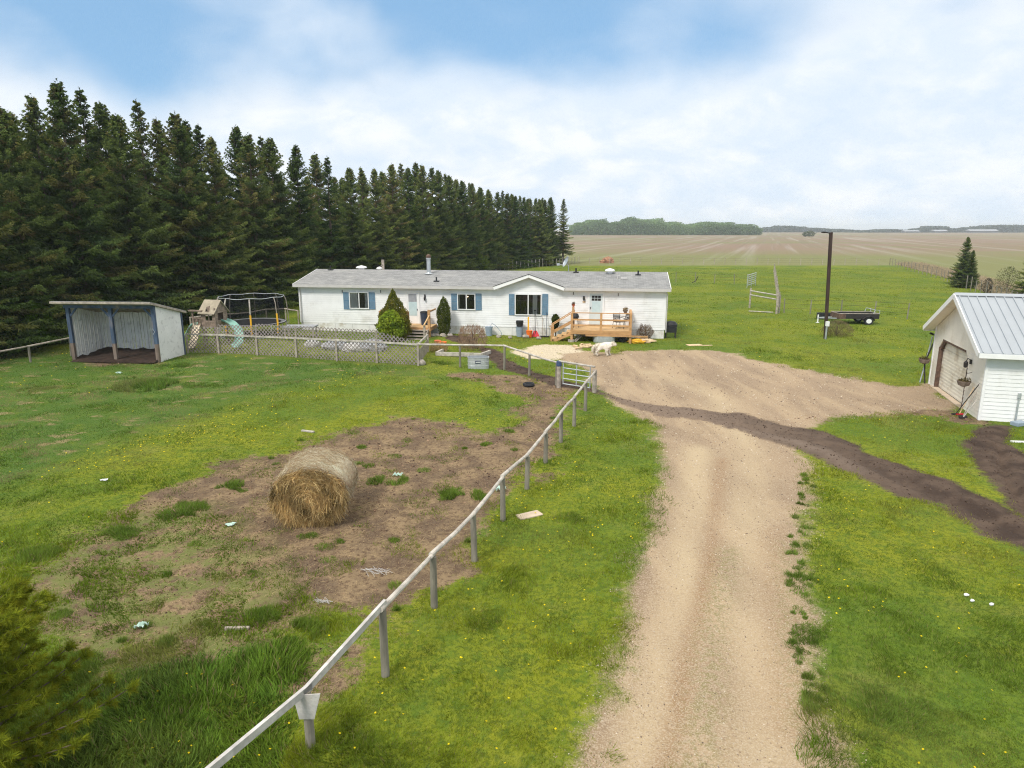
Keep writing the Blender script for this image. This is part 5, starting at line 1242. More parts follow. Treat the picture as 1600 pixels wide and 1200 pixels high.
# ------------------------------------------------------------------ trampoline
tc_ = AT(396, 500, 44.6); TRr = 2.05; tm = thing('trampoline', 'round trampoline with dark safety net and yellow padded poles', 'trampoline', (tc_.x, 44.6, 0), R(8))
m = MB(); ring = [(TRr * cos(a), TRr * sin(a), .85) for a in np.linspace(0, 2 * pi, 33)]; m.tube(ring, .035, 6, cap=False); m.build('frame', M['darksteel'], tm)
m = MB(); m.lathe([(.01, .85), (TRr - .3, .85)], n=32, cap=False); m.build('mat', M['rubber'], tm)
m = MB(); m.lathe([(TRr - .32, .862), (TRr - .16, .88), (TRr + .02, .872)], n=32, cap=False); m.build('spring_pad', M['tarp'], tm)
for k in range(4):
    a = k * pi / 2 + .5; m = MB(); m.tube([((TRr + .02) * cos(a - .25), (TRr + .02) * sin(a - .25), .84), ((TRr + .05) * cos(a - .25), (TRr + .05) * sin(a - .25), .03), ((TRr + .05) * cos(a + .25), (TRr + .05) * sin(a + .25), .03), ((TRr + .02) * cos(a + .25), (TRr + .02) * sin(a + .25), .84)], .03, 6); m.build('leg', M['metal'], tm)
for k in range(8):
    a = k * pi / 4 + .15; f = lambda r_, z_: (r_ * cos(a), r_ * sin(a), z_)
    pole = MB().tube([f(TRr + .1, .2), f(TRr + .16, .9), f(TRr + .12, 1.6), f(TRr + .06, 2.25), f(TRr - .04, 2.55)], .028, 6).build('net_pole', M['oldwood'], tm)
    if k in (5, 6, 7): MB().tube([f(TRr + .1, .3), f(TRr + .16, .9), f(TRr + .125, 1.55)], .055, 8).build('foam_sleeve', M['yellow'], pole)
    if k in (4, 5, 6): MB().tube([f(TRr + .12, 1.6), f(TRr + .06, 2.25), f(TRr - .02, 2.5)], .045, 8).build('pale_sleeve', M['rail'], pole)
m = MB(); m.lathe([(TRr - .08, .9), (TRr - .1, 1.6), (TRr - .08, 2.3), (TRr - .10, 2.52)], n=32, cap=False); m.build('safety_net', M['safety'], tm, True)
m = MB(); m.tube([((TRr - .05) * cos(a), (TRr - .05) * sin(a), 2.54 + .025 * cos(8 * (a - .15))) for a in np.linspace(0, 2 * pi, 49)], .02, 5, cap=False); m.build('top_ring', M['metal'], tm)

# ------------------------------------------------------------------ things around the house
def item(name, label, cat, loc, rz=0, group=None): return thing(name, label, cat, loc, rz, group)
def gp(px, py): g = GG(px, py); return (g.x, g.y, g.z)
hx = lambda px, y=-.5: H(HP.L(px, 520, y)[0], y)
t = item('trash_bin', 'dark navy lidded bin standing on the left porch', 'bin', (*H(HP.L(663, 500, -.6)[0], -.6)[:2], LZ + .002))
MB().lathe([(.20, 0), (.24, .6), (.26, .80)], n=18).build('body', M['navy'], t); MB().lathe([(.27, .80), (.275, .84), (.2, .9), (.05, .93)], n=18).build('lid', M['black'], t)
t = item('bucket', 'grey blue bucket with a hose against the skirting left of the big window', 'bucket', hx(764)); MB().lathe([(.20, 0), (.25, .55), (.26, .60)], n=16).build('body', M['blueg'], t)
MB().tube([(.1, -.1, .60), (.2, -.1, .85), (.5, -.05, .62), (.8, -.1, .25), (.85, -.1, .03)], .02, 6).build('hose', M['blueg'], t)
t = item('bucket', 'grey blue bucket with a black pot on top below the big window', 'bucket', hx(812)); MB().lathe([(.20, 0), (.25, .6), (.27, .64)], n=16).build('body', M['blueg'], t); MB().lathe([(.20, .65), (.24, .9), (.25, 1.02), (.15, 1.03)], n=16).build('pot', M['black'], t)
t = item('bucket', 'bright orange bucket beside the red shovel', 'bucket', hx(827, -.75)); MB().lathe([(.16, 0), (.20, .40), (.21, .44)], n=16).build('body', M['orange'], t)
t = item('toy_pole', 'yellow plastic pole standing in the orange bucket by the wall', 'pole', hx(825.5, -.6)); MB().box((-.05, -.02, .3), (.05, .03, 1.3)).build('bat', M['yellow'], t)
t = item('snow_shovel', 'red snow shovel leaning on the white wall', 'shovel', hx(836.5, -.4)); MB().tube([(0, -.1, .2), (-.03, .32, 1.65)], .02, 6).build('handle', M['darksteel'], t); MB().box((-.1, .27, 1.63), (.06, .36, 1.68)).build('grip', M['black'], t)
MB().add([(-.28, -.22, .02), (.28, -.22, .02), (.10, .0, .38), (-.10, .0, .38), (-.28, -.19, .02), (.28, -.19, .02), (.10, .03, .38), (-.10, .03, .38)], [(0,1,2,3),(7,6,5,4),(0,4,5,1),(1,5,6,2),(2,6,7,3),(3,7,4,0)]).build('blade', M['red'], t)
for px, l_, hh_ in ((847.5, 'thin grey rake handle leaning on the wall right of the red shovel', 1.2), (854, 'tall navy broom leaning on the wall nearest the deck stairs', 1.55)):
    t = item('garden_tool', l_, 'tool', hx(px, -.4)); MB().tube([(0, -.1, .05), (.02, .34, hh_)], .018, 6).build('handle', M['navy'] if hh_ > 1.3 else M['oldwood'], t); MB().box((-.16, -.16, .0), (.16, -.08, .08)).build('head', M['darksteel'], t)
t = item('bent_pipe', 'thin bent grey pipe sticking out by the skirting left of the hose bucket', 'pipe', hx(748, -.7)); MB().tube([(-.35, 0, .75), (-.2, 0, .55), (.2, 0, .05)], .025, 6).build('pipe', M['tarp'], t)
# deck contents
def hd_(px, y, z): p = H(HP.L(px, 505, y)[0], y); return (p[0], p[1], z)
t = item('kettle_grill', 'small black round grill at the left end of the front deck', 'grill', hd_(898.5, -1.5, DZ + .002)); m = MB(); m.lathe([(.02, .5), (.16, .52), (.24, .66), (.24, .74), (.18, .88), (.03, .94)], n=16); m.build('kettle', M['black'], t)
for k in range(3): a = k * 2.1; MB().tube([(cos(a) * .14, sin(a) * .14, .56), (cos(a) * .24, sin(a) * .24, 0)], .015, 5).build('leg', M['darksteel'], t)
def chair(loc, rz, label):
    t = item('patio_chair', label, 'chair', loc, rz, 'dark chairs on the front deck')
    MB().box((-.24, -.24, .40), (.24, .24, .43)).build('seat', M['black'], t); m = MB()
    for k in range(6): m.box((-.22, .23 + .012 * k, .46 + k * .075), (.22, .25 + .012 * k, .51 + k * .075))
    m.build('backrest', M['black'], t)
    for sx in (-1, 1):
        MB().tube([(sx * .23, -.22, .42), (sx * .26, -.26, 0)], .014, 5).build('leg', M['darksteel'], t); MB().tube([(sx * .23, .3, .95), (sx * .23, .22, .42), (sx * .26, .28, 0)], .014, 5).build('leg', M['darksteel'], t)
        MB().tube([(sx * .25, -.24, .42), (sx * .27, -.24, .64), (sx * .27, .2, .66), (sx * .23, .27, .66)], .016, 5).build('armrest', M['darksteel'], t)
chair(hd_(966, -1.35, DZ + .002), HP.ang + R(25), 'dark metal patio chair facing out near the right end of the deck'); chair(hd_(976, -.9, DZ + .002), HP.ang - R(50), 'dark patio chair nearer the wall at the right end of the deck')
t = item('plant_pot', 'small coir pot of dry plants on the right corner rail of the deck', 'pot', hd_(976.5, -2.2, RT + .048)); MB().lathe([(.08, 0), (.16, .16), (.17, .18)], n=12).build('pot', M['basket'], t); rng = np.random.default_rng(5); V, cc = shrubcloud(120, [(.16, .10), (.24, .15), (.32, .06)], .08, [(.35, .2, .1), (.2, .16, .06)], up=1); tris('plant', V, M['leaf'], t, cc, nv=4)
t = item('plant_pot', 'small red pot on the post at the top of the deck stairs', 'pot', (*H(dx0 + .05, DF + .18 + 1.0 + .12)[:2], RT + .252)); MB().lathe([(.06, 0), (.1, .14)], n=12).build('pot', M['terra'], t); V, cc = shrubcloud(120, [(.12, .1), (.25, .08)], .07, [(.25, .03, .03), (.1, .1, .03)], up=1); tris('plant', V, M['leaf'], t, cc, nv=4)
t = item('barbecue', 'covered black barbecue beside the right corner of the house', 'barbecue', H(HLEN + .45, .5), HP.ang); m = MB(); m.box((-.35, -.25, .35), (.35, .25, .7)); m.lathe([(.40, .70), (.40, .85), (.28, 1.02), (.05, 1.08)], n=14, sy=.7); m.build('covered_body', M['black'], t)
for q in ((-.3, -.2), (.3, -.2), (-.3, .2), (.3, .2)): MB().box((q[0] - .03, q[1] - .03, 0), (q[0] + .03, q[1] + .03, .35)).build('leg', M['darksteel'], t)
# stock tanks
def tank(name, label, loc, a, b, h_, rz=0, lid=None):
    t = item(name, label, 'stock tank', loc, rz); m = MB(); n_ = 36
    prof = [(1, 0), (1, h_ * .28), (1.02, h_ * .30), (1, h_ * .32), (1, h_ * .62), (1.02, h_ * .64), (1, h_ * .66), (1, h_ * .96), (1.03, h_ * .98), (1.03, h_), (.97, h_), (.97, h_ * .4), (.0, h_ * .4)]
    def se(t_): c_, s_ = cos(t_), sin(t_); q = (abs(c_) ** 3.2 + abs(s_) ** 3.2) ** (-1 / 3.2); return c_ * q, s_ * q
    for r_, z in prof:
        for j in range(n_): c_, s_ = se(2 * pi * j / n_); m.v.append((a * r_ * c_, b * r_ * s_, z))
    for i in range(len(prof) - 1):
        for j in range(n_): p_ = i * n_ + j; q_ = i * n_ + (j + 1) % n_; m.f.append((p_, q_, q_ + n_, p_ + n_))
    m.build('tank_wall', M['tank'], t); return t
g = gp(747, 577); tk = tank('stock_tank', 'oval galvanised stock tank with a dark label beside the fence rail', (g[0], g[1] + .35, g[2] - .02), .53, .36, .58, R(3))
m = MB(); m.box((-.16, -.372, .30), (.12, -.366, .44)); lb = m.build('label_plate', M['navy'], tk)
m = MB(); x = -.13
for k in range(6): m.box((x, -.378, .34 + .01 * (k % 2)), (x + .022, -.3735, .40)); m.box((x + .022, -.378, .34), (x + .034, -.3735, .352 + .03 * (k % 3 == 0))); x += .042
m.build('lettering', M['white'], lb)
p = H(HP.L(944, 532, DF + .25)[0], DF + .30); tank('stock_tank', 'galvanised stock tank half hidden under the front deck behind the dog', (p[0], p[1], 0), .66, .40, .42, HP.ang)
t = item('rubber_tub', 'low black rubber feed ring on the dirt near the gate', 'tub', gp(826, 603)); m = MB(); m.lathe([(.24, .0), (.27, .05), (.25, .12), (.20, .14), (.17, .1), (.17, .02)], n=20); m.build('ring', M['rubber'], t)
# wood scraps by the deck, stones, boards
def bx(name, label, cat, px, py, sz, mat, rz=0, tilt=0, z=0): 
    g = gp(px, py); m = MB().box((-sz[0] / 2, -sz[1] / 2, 0), (sz[0] / 2, sz[1] / 2, sz[2])); o = m.build(name, M[mat], None, loc=(g[0], g[1], g[2] + z), bevel=min(sz) * .15); o.rotation_euler = (tilt, 0, rz); return tag(o, label, cat)
wp = [(904, 546, .5, .6, .15), (913, 544, .55, -.5, .4), (908, 541, .45, 1.2, .1), (917, 541, .5, .2, -.3), (899, 543, .35, -.9, .2), (922, 544, .3, .8, .1), (927, 543, .9, -.12, 0)]
names_ = ['split chunk in front', 'leaning split piece at the right', 'split piece at the back', 'upturned piece at the back right', 'small chip at the left', 'small block at the right', 'long thin stick pointing at the dog']
for (px, py, L_, a, tl), nm2 in zip(wp, names_): bx('firewood_piece', 'Pale split firewood by the deck: %s' % nm2, 'firewood', px, py, (L_, .12, .1), 'peach', a, tl, .02)['group'] = 'split firewood by the deck'
bx('board', 'pale cut plywood sheet on the grass right of the house', 'board', 1085, 540, (.9, .5, .03), 'peach', .2); bx('board', 'thin plank beside the plywood sheet right of the house', 'board', 1101, 541, (.9, .12, .04), 'peach', .05)
bx('board', 'weathered board lying on the paddock dirt behind the bale', 'board', 481, 675, (.5, .09, .05), 'rail', -.35)
bx('log', 'pale broken fence rail lying in the paddock grass near the bottom', 'log', 371, 985, (.42, .065, .06), 'oldwood', .03)
bx('board', 'dark plank standing beside the sticks under the right end of deck', 'board', 980, 532, (1.6, .14, .05), 'oldwood', .05)
bx('flat_stone', 'flat pinkish paving stone set in the grass beside the fence', 'stone', 827, 805, (.62, .30, .05), 'concrete', .5, 0, -.02)
t = tag(MB().blob((0, 0, .12), (.22, .18, .18), 10, 7, .1, 2).build('boulder', M['rock'], None, loc=gp(659, 571)), 'pale round rock at the foot of the lattice corner post', 'rock')
tag(MB().blob((0, 0, .1), (.5, .25, .16), 12, 6, .25, 8).build('toy_heap', M['yellow'], None, loc=gp(994, 536)), 'flat yellow plastic thing on the ground right of the deck', 'toy')
tag(MB().blob((0, 0, .1), (.6, .25, .14), 12, 6, .3, 9).build('wood_chips_pile', M['peach'], None, loc=gp(1008, 535)), 'heap of pale wood scraps right of the yellow thing', 'wood pile')
tag(MB().blob((0, 0, .15), (.3, .2, .24), 10, 6, .2, 19).build('bag', M['black'], None, loc=gp(973, 535)), 'black bag under the right end of the front deck', 'bag')
# stones edging along the house: countable
rr = random.Random(21)
lbls = 'beside the left porch steps|right of the porch steps|under the narrow cedar|just right of the narrow cedar|left of the bent pipe|right of the bent pipe|left of the hose bucket|right of the hose bucket|left of the black topped bucket|right of the black topped bucket|left of the orange bucket|right of the red shovel'.split('|')
for i, px in enumerate([676, 683, 692, 703, 735, 752, 757, 779, 797, 821, 822.5, 842]):
    p = hx(px, -1.15 + rr.uniform(-.2, .2)); s = rr.uniform(.10, .2)
    tag(MB().blob((0, 0, s * .4), (s * 1.3, s, s * .8), 9, 6, .18, i).build('edging_stone', M['rock'], None, loc=(p[0], p[1], 0)), 'Brown edging stone along the house, %s' % lbls[i], 'stone', 'edging stones along the house')
t = item('plant_pot', 'terracotta pot on the ground right of the porch steps', 'pot', gp(684, 540)); MB().lathe([(.14, 0), (.2, .3), (.22, .32), (.18, .33)], n=14).build('pot', M['terra'], t)
t = item('plant_pot', 'broad orange planter beside the terracotta pot', 'pot', gp(691, 541)); MB().lathe([(.2, 0), (.27, .25), (.28, .27), (.2, .28)], n=14).build('pot', M['orange'], t)
# raised bed frame
g1, g2 = GG(682, 556), GG(752, 558); t = item('raised_bed', 'long low wooden garden bed frame behind the fence rail', 'garden bed', g1); d = g2 - g1; pl = Vector((-d.y, d.x, 0)).normalized() * 1.0 + Vector((.1, 0, 0))
for a, b in (((0, 0, .12), (d.x, d.y, .12)), ((d.x, d.y, .12), (d.x + pl.x + .2, d.y + pl.y, .12)), ((0, 0, .12), (pl.x, pl.y, .12))): MB().bar(a, b, .12, .20).build('side_board', M['rail'], t)
# objects behind the lattice
t = item('patio_table', 'grey topped table behind the lattice at the left house corner', 'table', (AT(473, 515, 44).x, 43.6, 0)); MB().box((-1.0, -.5, .68), (1.0, .5, .76)).build('tabletop', M['tarp'], t)
for q in ((-.9, -.4), (.9, -.4), (-.9, .4), (.9, .4)): MB().box((q[0] - .04, q[1] - .04, 0), (q[0] + .04, q[1] + .04, .68)).build('leg', M['oldwood'], t)
for px, py, s, mt, l_ in ((525, 545, (.8, .4, .35), 'tarp', 'grey covered heap behind the middle lattice panels'), (556, 548, (.8, .4, .35), 'sheet', 'crumpled whitish sheet over a heap behind the lattice'), (582, 548, (.8, .5, .45), 'tarp', 'dark grey covered mound behind the lattice beside the porch'), (489, 541, (.5, .3, .28), 'sheet', 'pale cloth heap behind the lattice near the grey table')):
    g = gp(px, py); tag(MB().blob((0, 0, s[2] * .5), s, 14, 8, .14, int(px)).build('covered_heap', M[mt], None, loc=g), l_, 'heap')
# litter
def scrap(label, px, py, r_, mat, seed, flat=.35, name='plastic_scrap'):
    q = random.Random(seed); m = MB(); n_ = 7
    g = gp(px, py); vs = []
    for i in range(n_):
        for j in range(n_): vs.append(((i / (n_ - 1) - .5) * 2 * r_ + q.uniform(-.14, .14) * r_, (j / (n_ - 1) - .5) * 2 * r_ * .6 + q.uniform(-.14, .14) * r_, .03 + q.random() * r_ * flat))
    m.add(vs, [(i * n_ + j, i * n_ + j + 1, (i + 1) * n_ + j + 1, (i + 1) * n_ + j) for i in range(n_ - 1) for j in range(n_ - 1) if q.random() > (.05 if (i - 2.5) ** 2 + (j - 2.5) ** 2 < 5 else .6)])
    o = m.build(name, M[mat], None, loc=g); sm_ = o.modifiers.new('solid', 'SOLIDIFY'); sm_.thickness = .006; tag(o, label, 'litter')
scrap('crumpled pale green plastic in the paddock grass at lower left', 221, 984, .11, 'plastic', 1, .9)
scrap('pale green plastic film caught by the fence post above the flat stone', 783, 768, .20, 'plastic', 2, .6)
scrap('strip of pale green film on the dirt left of the bale', 360, 822, .13, 'plastic', 3, .25)
scrap('pale green plastic wisps right of the bale in a grass tuft', 622, 742, .13, 'plastic', 4, .5)
scrap('short white plastic strip in the grass left of the bale', 163, 753, .09, 'netwhite', 5, .3)
scrap('small white scrap near the shelter front', 186, 585, .13, 'plastic', 6, .6)
def twine(label, px, py, r_, seed):
    q = random.Random(seed); m = MB()
    for k in range(16):
        a = q.uniform(-.5, .5) + 2.6; c = Vector((q.uniform(-1, 1) * r_, q.uniform(-1, 1) * r_ * .5, .03)); pts = [c + Vector((cos(a) * s * r_ + q.uniform(-.1, .1) * r_, sin(a) * s * r_ + q.uniform(-.2, .2) * r_, q.uniform(0, .04))) for s in (-.8, -.3, .2, .7)]
        m.tube(pts, .0035, 4)
    tag(m.build('twine_tangle', M['sheet'], None, loc=gp(px, py)), label, 'litter')
twine('tangle of white baling twine on bare dirt left of the fence', 588, 896, .2, 1); twine('small whitish twine wisp at the edge of the grass patch', 505, 945, .11, 2)
for i, (px, py, l_) in enumerate(((1510, 931, 'first of three'), (1519, 940, 'middle of three'), (1549, 946, 'last of three'))): tag(MB().blob((0, 0, .03), (.045, .035, .025), 8, 5, .2, i).build('white_stone', M['white'], None, loc=gp(px, py)), 'Small white stone in the right lawn, %s from the left' % l_, 'stone')

# ------------------------------------------------------------------ by the garage
def gi(x, y, z=0): p = GAw(x, y, z); return (p.x, p.y, p.z)
for y, z, l_ in ((PG.L(1521, 600)[0], PG.L(1521, 600)[1], 'brown hanging basket right of the garage door'), (GL - .02, PG.L(1452, 562)[1], 'brown hanging basket left of the garage door')):
    t = item('hanging_basket', l_, 'basket', gi(-.32, y, z - .12)); m = MB(); m.lathe([(.05, 0), (.18, .06), (.23, .18), (.24, .22), (.2, .22), (.16, .1)], n=14); m.build('basket', M['basket'], t); MB().tube([(.02, 0, .22), (.06, 0, .5), (.25, 0, .55)], .012, 5).build('hanger', M['darksteel'], t)
    V, cc = shrubcloud(160, [(.18, .18), (.26, .2), (.32, .1)], .07, [(.2, .15, .08), (.12, .1, .04)], up=1); tris('plant', V, M['leaf'], t, cc, nv=4)
tl = [(.42, .95, 'oldwood', 'worn shovel handle leaning on the garage corner', .35), (.30, 1.25, 'darksteel', 'dark long handled fork leaning beside the garage door', -.45), (.12, .8, 'rail', 'short pale handled hoe nearest the garage corner', .1), (.72, 1.05, 'peach', 'pale handled rake with red head by the garage door', .25)]
for i, (y, h_, mt, l_, dx) in enumerate(tl):
    t = item('garden_tool', l_, 'tool', gi(-.5, y)); MB().tube([(0, -dx * .6, .03), tuple(GA_M.to_3x3() @ Vector((.44, 0, h_)))], .018, 6).build('handle', M[mt], t); MB().box((-.14, -dx * .6 - .04, 0), (.14, -dx * .6 + .04, .05)).build('head', M['red' if i == 3 else 'darksteel'], t)
t = item('old_bicycle_frame', 'dark and grey tools bundled against the left side of the garage front', 'tool', gi(-.35, GL + .12)); m = MB(); m.tube([(0, 0, 0), (.25, .15, 1.0), (.35, .1, 2.1)], .03, 6); m.build('grey_handle', M['metal'], t); MB().tube([(.1, -.2, .0), (.1, 0, .9), (.4, 0, 1.9)], .035, 6).build('dark_handle', M['darksteel'], t)
MB().tube([(.4, 0, 1.9), (.45, .05, 2.15), (.2, .05, 2.25)], .05, 6).build('dark_head', M['darksteel'], t)
t.name = 'tool_bundle'
bx('metal_scrap', 'grey blue metal bit on the soil beside the garage wall', 'scrap', 1592, 664, (.5, .3, .15), 'blueg', .3)
bx('board', 'white board in the grass wedge at the right photo edge', 'board', 1594, 693, (.6, .08, .05), 'white', -.1)
rr = random.Random(5)

# ------------------------------------------------------------------ the dog
dg = gp(943, 556); DOGY = dg[1]
vs = {'pel': (-.38, 0, .56, .15), 'sp1': (-.12, 0, .57, .17), 'chest': (.18, 0, .55, .20), 'neck': (.38, 0, .66, .13), 'head': (.52, -.04, .70, .135), 'muz': (.63, -.10, .66, .07), 'nose': (.68, -.13, .65, .045),
      't1': (-.52, 0, .52, .075), 't2': (-.60, .0, .38, .085), 't3': (-.60, 0, .22, .05), 'earL': (.50, .10, .70, .04), 'earR': (.50, -.13, .70, .04)}
ed = [('pel', 'sp1'), ('sp1', 'chest'), ('chest', 'neck'), ('neck', 'head'), ('head', 'muz'), ('muz', 'nose'), ('pel', 't1'), ('t1', 't2'), ('t2', 't3'), ('head', 'earL'), ('head', 'earR')]
for s, n_ in ((1, 'L'), (-1, 'R')):
    st_ = .07 * s
    vs['fs' + n_] = (.24 + st_, .11 * s, .40, .095); vs['fe' + n_] = (.21 + st_, .11 * s, .25, .062); vs['fw' + n_] = (.25 + st_, .11 * s, .12, .05); vs['fp' + n_] = (.30 + st_, .11 * s, .035, .05)
    vs['hk' + n_] = (-.34 - st_, .11 * s, .36, .105); vs['hh' + n_] = (-.47 - st_, .11 * s, .22, .055); vs['hw' + n_] = (-.44 - st_, .11 * s, .10, .046); vs['hp' + n_] = (-.38 - st_, .11 * s, .035, .05)
    ed += [('chest', 'fs' + n_), ('fs' + n_, 'fe' + n_), ('fe' + n_, 'fw' + n_), ('fw' + n_, 'fp' + n_), ('pel', 'hk' + n_), ('hk' + n_, 'hh' + n_), ('hh' + n_, 'hw' + n_), ('hw' + n_, 'hp' + n_)]
ks = list(vs); me = bpy.data.meshes.new('dog'); me.from_pydata([vs[k][:3] for k in ks], [(ks.index(a), ks.index(b)) for a, b in ed], []); dog = bpy.data.objects.new('body', me); C.objects.link(dog); me.materials.append(M['dogfur'])
sk = dog.modifiers.new('skin', 'SKIN'); sk.use_smooth_shade = True
for i, k in enumerate(ks): me.skin_vertices[0].data[i].radius = (vs[k][3],) * 2; me.skin_vertices[0].data[i].use_root = (k == 'pel')
dog.modifiers.new('sub', 'SUBSURF').levels = 2; dog.modifiers['sub'].render_levels = 2
dt = thing('dog', 'big shaggy cream white dog standing in front of the deck facing right', 'dog', dg, R(-6)); dog.parent = dt
MB().blob((.715, -.155, .655), (.018, .022, .016), 8, 6, 0).build('nose', M['black'], dt)
for s in (-1, 1): MB().blob((.605 - s * .03, -.115 + s * .05, .745), (.012, .012, .012), 8, 6, 0).build('eye', M['black'], dt)
rng = np.random.default_rng(3); Ps = []; Ns = []
for a, b in ed:
    if a in ('head', 'muz') or b[0] in 'nm': pass
    A = np.array(vs[a][:3]); B = np.array(vs[b][:3]); ra, rb = vs[a][3], vs[b][3]; n_ = int(5200 * np.linalg.norm(B - A) * (ra + rb)); t_ = rng.random(n_)[:, None]
    c = A + (B - A) * t_; r_ = ra + (rb - ra) * t_; d_ = rng.normal(size=(n_, 3)); ax_ = (B - A) / np.linalg.norm(B - A); d_ -= (d_ @ ax_)[:, None] * ax_; d_ /= np.linalg.norm(d_, axis=1, keepdims=True)
    Ps.append(c + d_ * r_ * .86); Ns.append(d_)
P = np.concatenate(Ps); Nn = np.concatenate(Ns); Nn = Nn * .8 + np.array([-.5, 0, -.9]) + rng.normal(scale=.25, size=Nn.shape); n_ = len(P)
V = blades(P, Nn, rng.uniform(.03, .065, n_), np.full(n_, .02)); tris('fur', V, M['straw'], dt, np.array([(.78, .72, .61)]) * rng.uniform(.78, 1.08, (n_, 1)))

# ------------------------------------------------------------------ grass, clods, straw, pebbles (nobody could count them)
rng = np.random.default_rng(17)
def scatter(n, ymin=5.2, ymax=60, umax=.95):
    y = np.exp(rng.uniform(math.log(ymin), math.log(ymax), n)); return rng.uniform(-umax, umax, n) * y, y
HQ = [HP.loc(0, 0), HP.loc(HLEN, 0), HP.loc(HLEN, D), HP.loc(0, D)]
GQ = [GAw(0, 0), GAw(GLX, 0), GAw(GLX, GL), GAw(0, GL)]; SQ = [SPl.loc(-.1, -.2), SPl.loc(SW + .1, -.1), SPl.loc(SW + .1, SD + .1), SPl.loc(-.1, SD + .1)]
def outside(x, y):
    k = np.ones(len(x), bool)
    for Q in (HQ, GQ, SQ): k &= sdp(x, y, np.array([[q[0], q[1]] for q in Q])) < 0.05
    return k
def grasscol(x, y):
    a = fbm(x * .16, y * .16, 101, 3); b = fbm(x * .9, y * .9, 103, 3); c = fbm(x * .35, y * .35, 107, 3)
    A, B_, Cc, Dd = np.array([.140, .205, .020]), np.array([.240, .282, .020]), np.array([.110, .175, .024]), np.array([.32, .28, .10])
    t = np.clip((a - .38) / .22, 0, 1)[:, None]; col = A * (1 - t) + B_ * t
    t = np.clip((b - .5) / .2, 0, 1)[:, None] * .6; col = col * (1 - t) + Cc * t
    t = np.clip((c - .54) / .16, 0, 1)[:, None] * .45; col = col * (1 - t) + Dd * t
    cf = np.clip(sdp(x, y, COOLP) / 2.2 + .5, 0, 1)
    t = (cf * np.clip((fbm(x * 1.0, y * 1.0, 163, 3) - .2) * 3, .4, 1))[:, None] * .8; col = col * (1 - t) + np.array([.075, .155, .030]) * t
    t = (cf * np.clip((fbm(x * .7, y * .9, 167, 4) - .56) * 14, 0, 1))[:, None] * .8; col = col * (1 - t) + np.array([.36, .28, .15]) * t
    return col
NG = 1550000
x, y = scatter(NG, 5.2, 125, 1.05); z = zones(x, y); hzv = height(x, y, z)
bare = np.maximum.reduce([z['gravel'] * 1.0, z['soil'] * 1.2, z['field'] * .3, z['chip'], z['dirt'] * .8])
tuft = fbm(x * 1.3, y * 1.3, 111, 4)
prob = np.clip(.5 - bare * 1.7 + (tuft - .5) * 1.6, 0, 1)
prob = np.maximum(prob, (z['dirt'] > 0) * (z['soil'] < 0) * (z['gravel'] < 0) * np.clip((fbm(x * 1.7, y * 1.7, 115, 4) - .545 + np.clip((-x - 5) * .018, 0, .10)) * 6, 0, .8))
mixz = np.clip(sdp(x, y, MIXP) / 1.4 + .4, 0, 1) * (z['soil'] < 0)
prob = np.maximum(prob, mixz * np.clip((fbm(x * 1.5, y * 1.5, 161, 4) - .47) * 7 + .12, .05, .9))
prob = np.where(bare < -.6, 1, prob); prob = np.where(z['lush'] > -.2, prob * .6, prob); prob = np.where((z['soil'] > .1) | (z['gravel'] > .5), prob * .12, prob)
k = (rng.random(NG) < prob) & outside(x, y) & (z['field'] < 1); x, y, hzv, tuft = x[k], y[k], hzv[k], tuft[k]; lush = z['lush'][k]; mixk = mixz[k]
hl = .045 + .035 * np.clip((tuft - .45) * 5, 0, 1.3) + .085 * np.clip(lush * 2 + .4, 0, 1) * (lush > -.3) * (.6 + tuft)
hl *= .55 + .9 * fbm(x * 3.1, y * 3.1, 117, 3)
hl *= 1 + .5 * np.clip((fbm(x * .5, y * .5, 119, 3) - .52) * 5, 0, 1)
T_list = [(722, 775, .55, .30), (605, 752, .45, .24), (228, 603, 1.1, .42), (900, 812, .45, .14), (770, 970, .4, .12), (1385, 1118, .7, .14),
          (50, 870, .5, .22), (300, 800, .6, .26), (190, 835, .35, .25), (415, 965, .3, .25), (470, 990, .35, .3), (360, 765, .4, .22), (480, 740, .5, .2), (560, 725, .35, .18), (100, 1050, .5, .28), (320, 600, .8, .14), (60, 610, .7, .14), (275, 572, .8, .2), (1260, 830, .3, .2), (1255, 905, .3, .16), (1262, 760, .25, .16), (1265, 990, .3, .14),(690,568,.6,.2)]
tx, ty_, th_ = [], [], []
for px, py, r_, h_ in T_list:
    g = G(px, py); n_ = int(9500 * r_ * r_ * (14 / max(9, g.y)) ** .9); a = rng.uniform(0, 2 * pi, n_); q = r_ * np.sqrt(rng.random(n_)); xx, yy = g.x + q * np.cos(a) * 1.3, g.y + q * np.sin(a); kk = fbm(xx * 2.4, yy * 2.4, 123, 3) > .44 + .2 * (q / r_ - .5)
    xx, yy, q = xx[kk], yy[kk], q[kk]; tx.append(xx); ty_.append(yy); th_.append(h_ * (1.1 - .6 * q / r_) * rng.uniform(.6, 1.1, len(q)))
EDGE = [tuple(G(*q)[:2]) for q in [(1264,740),(1250,820),(1252,900),(1258,980),(1270,1060),(1285,1133)]]
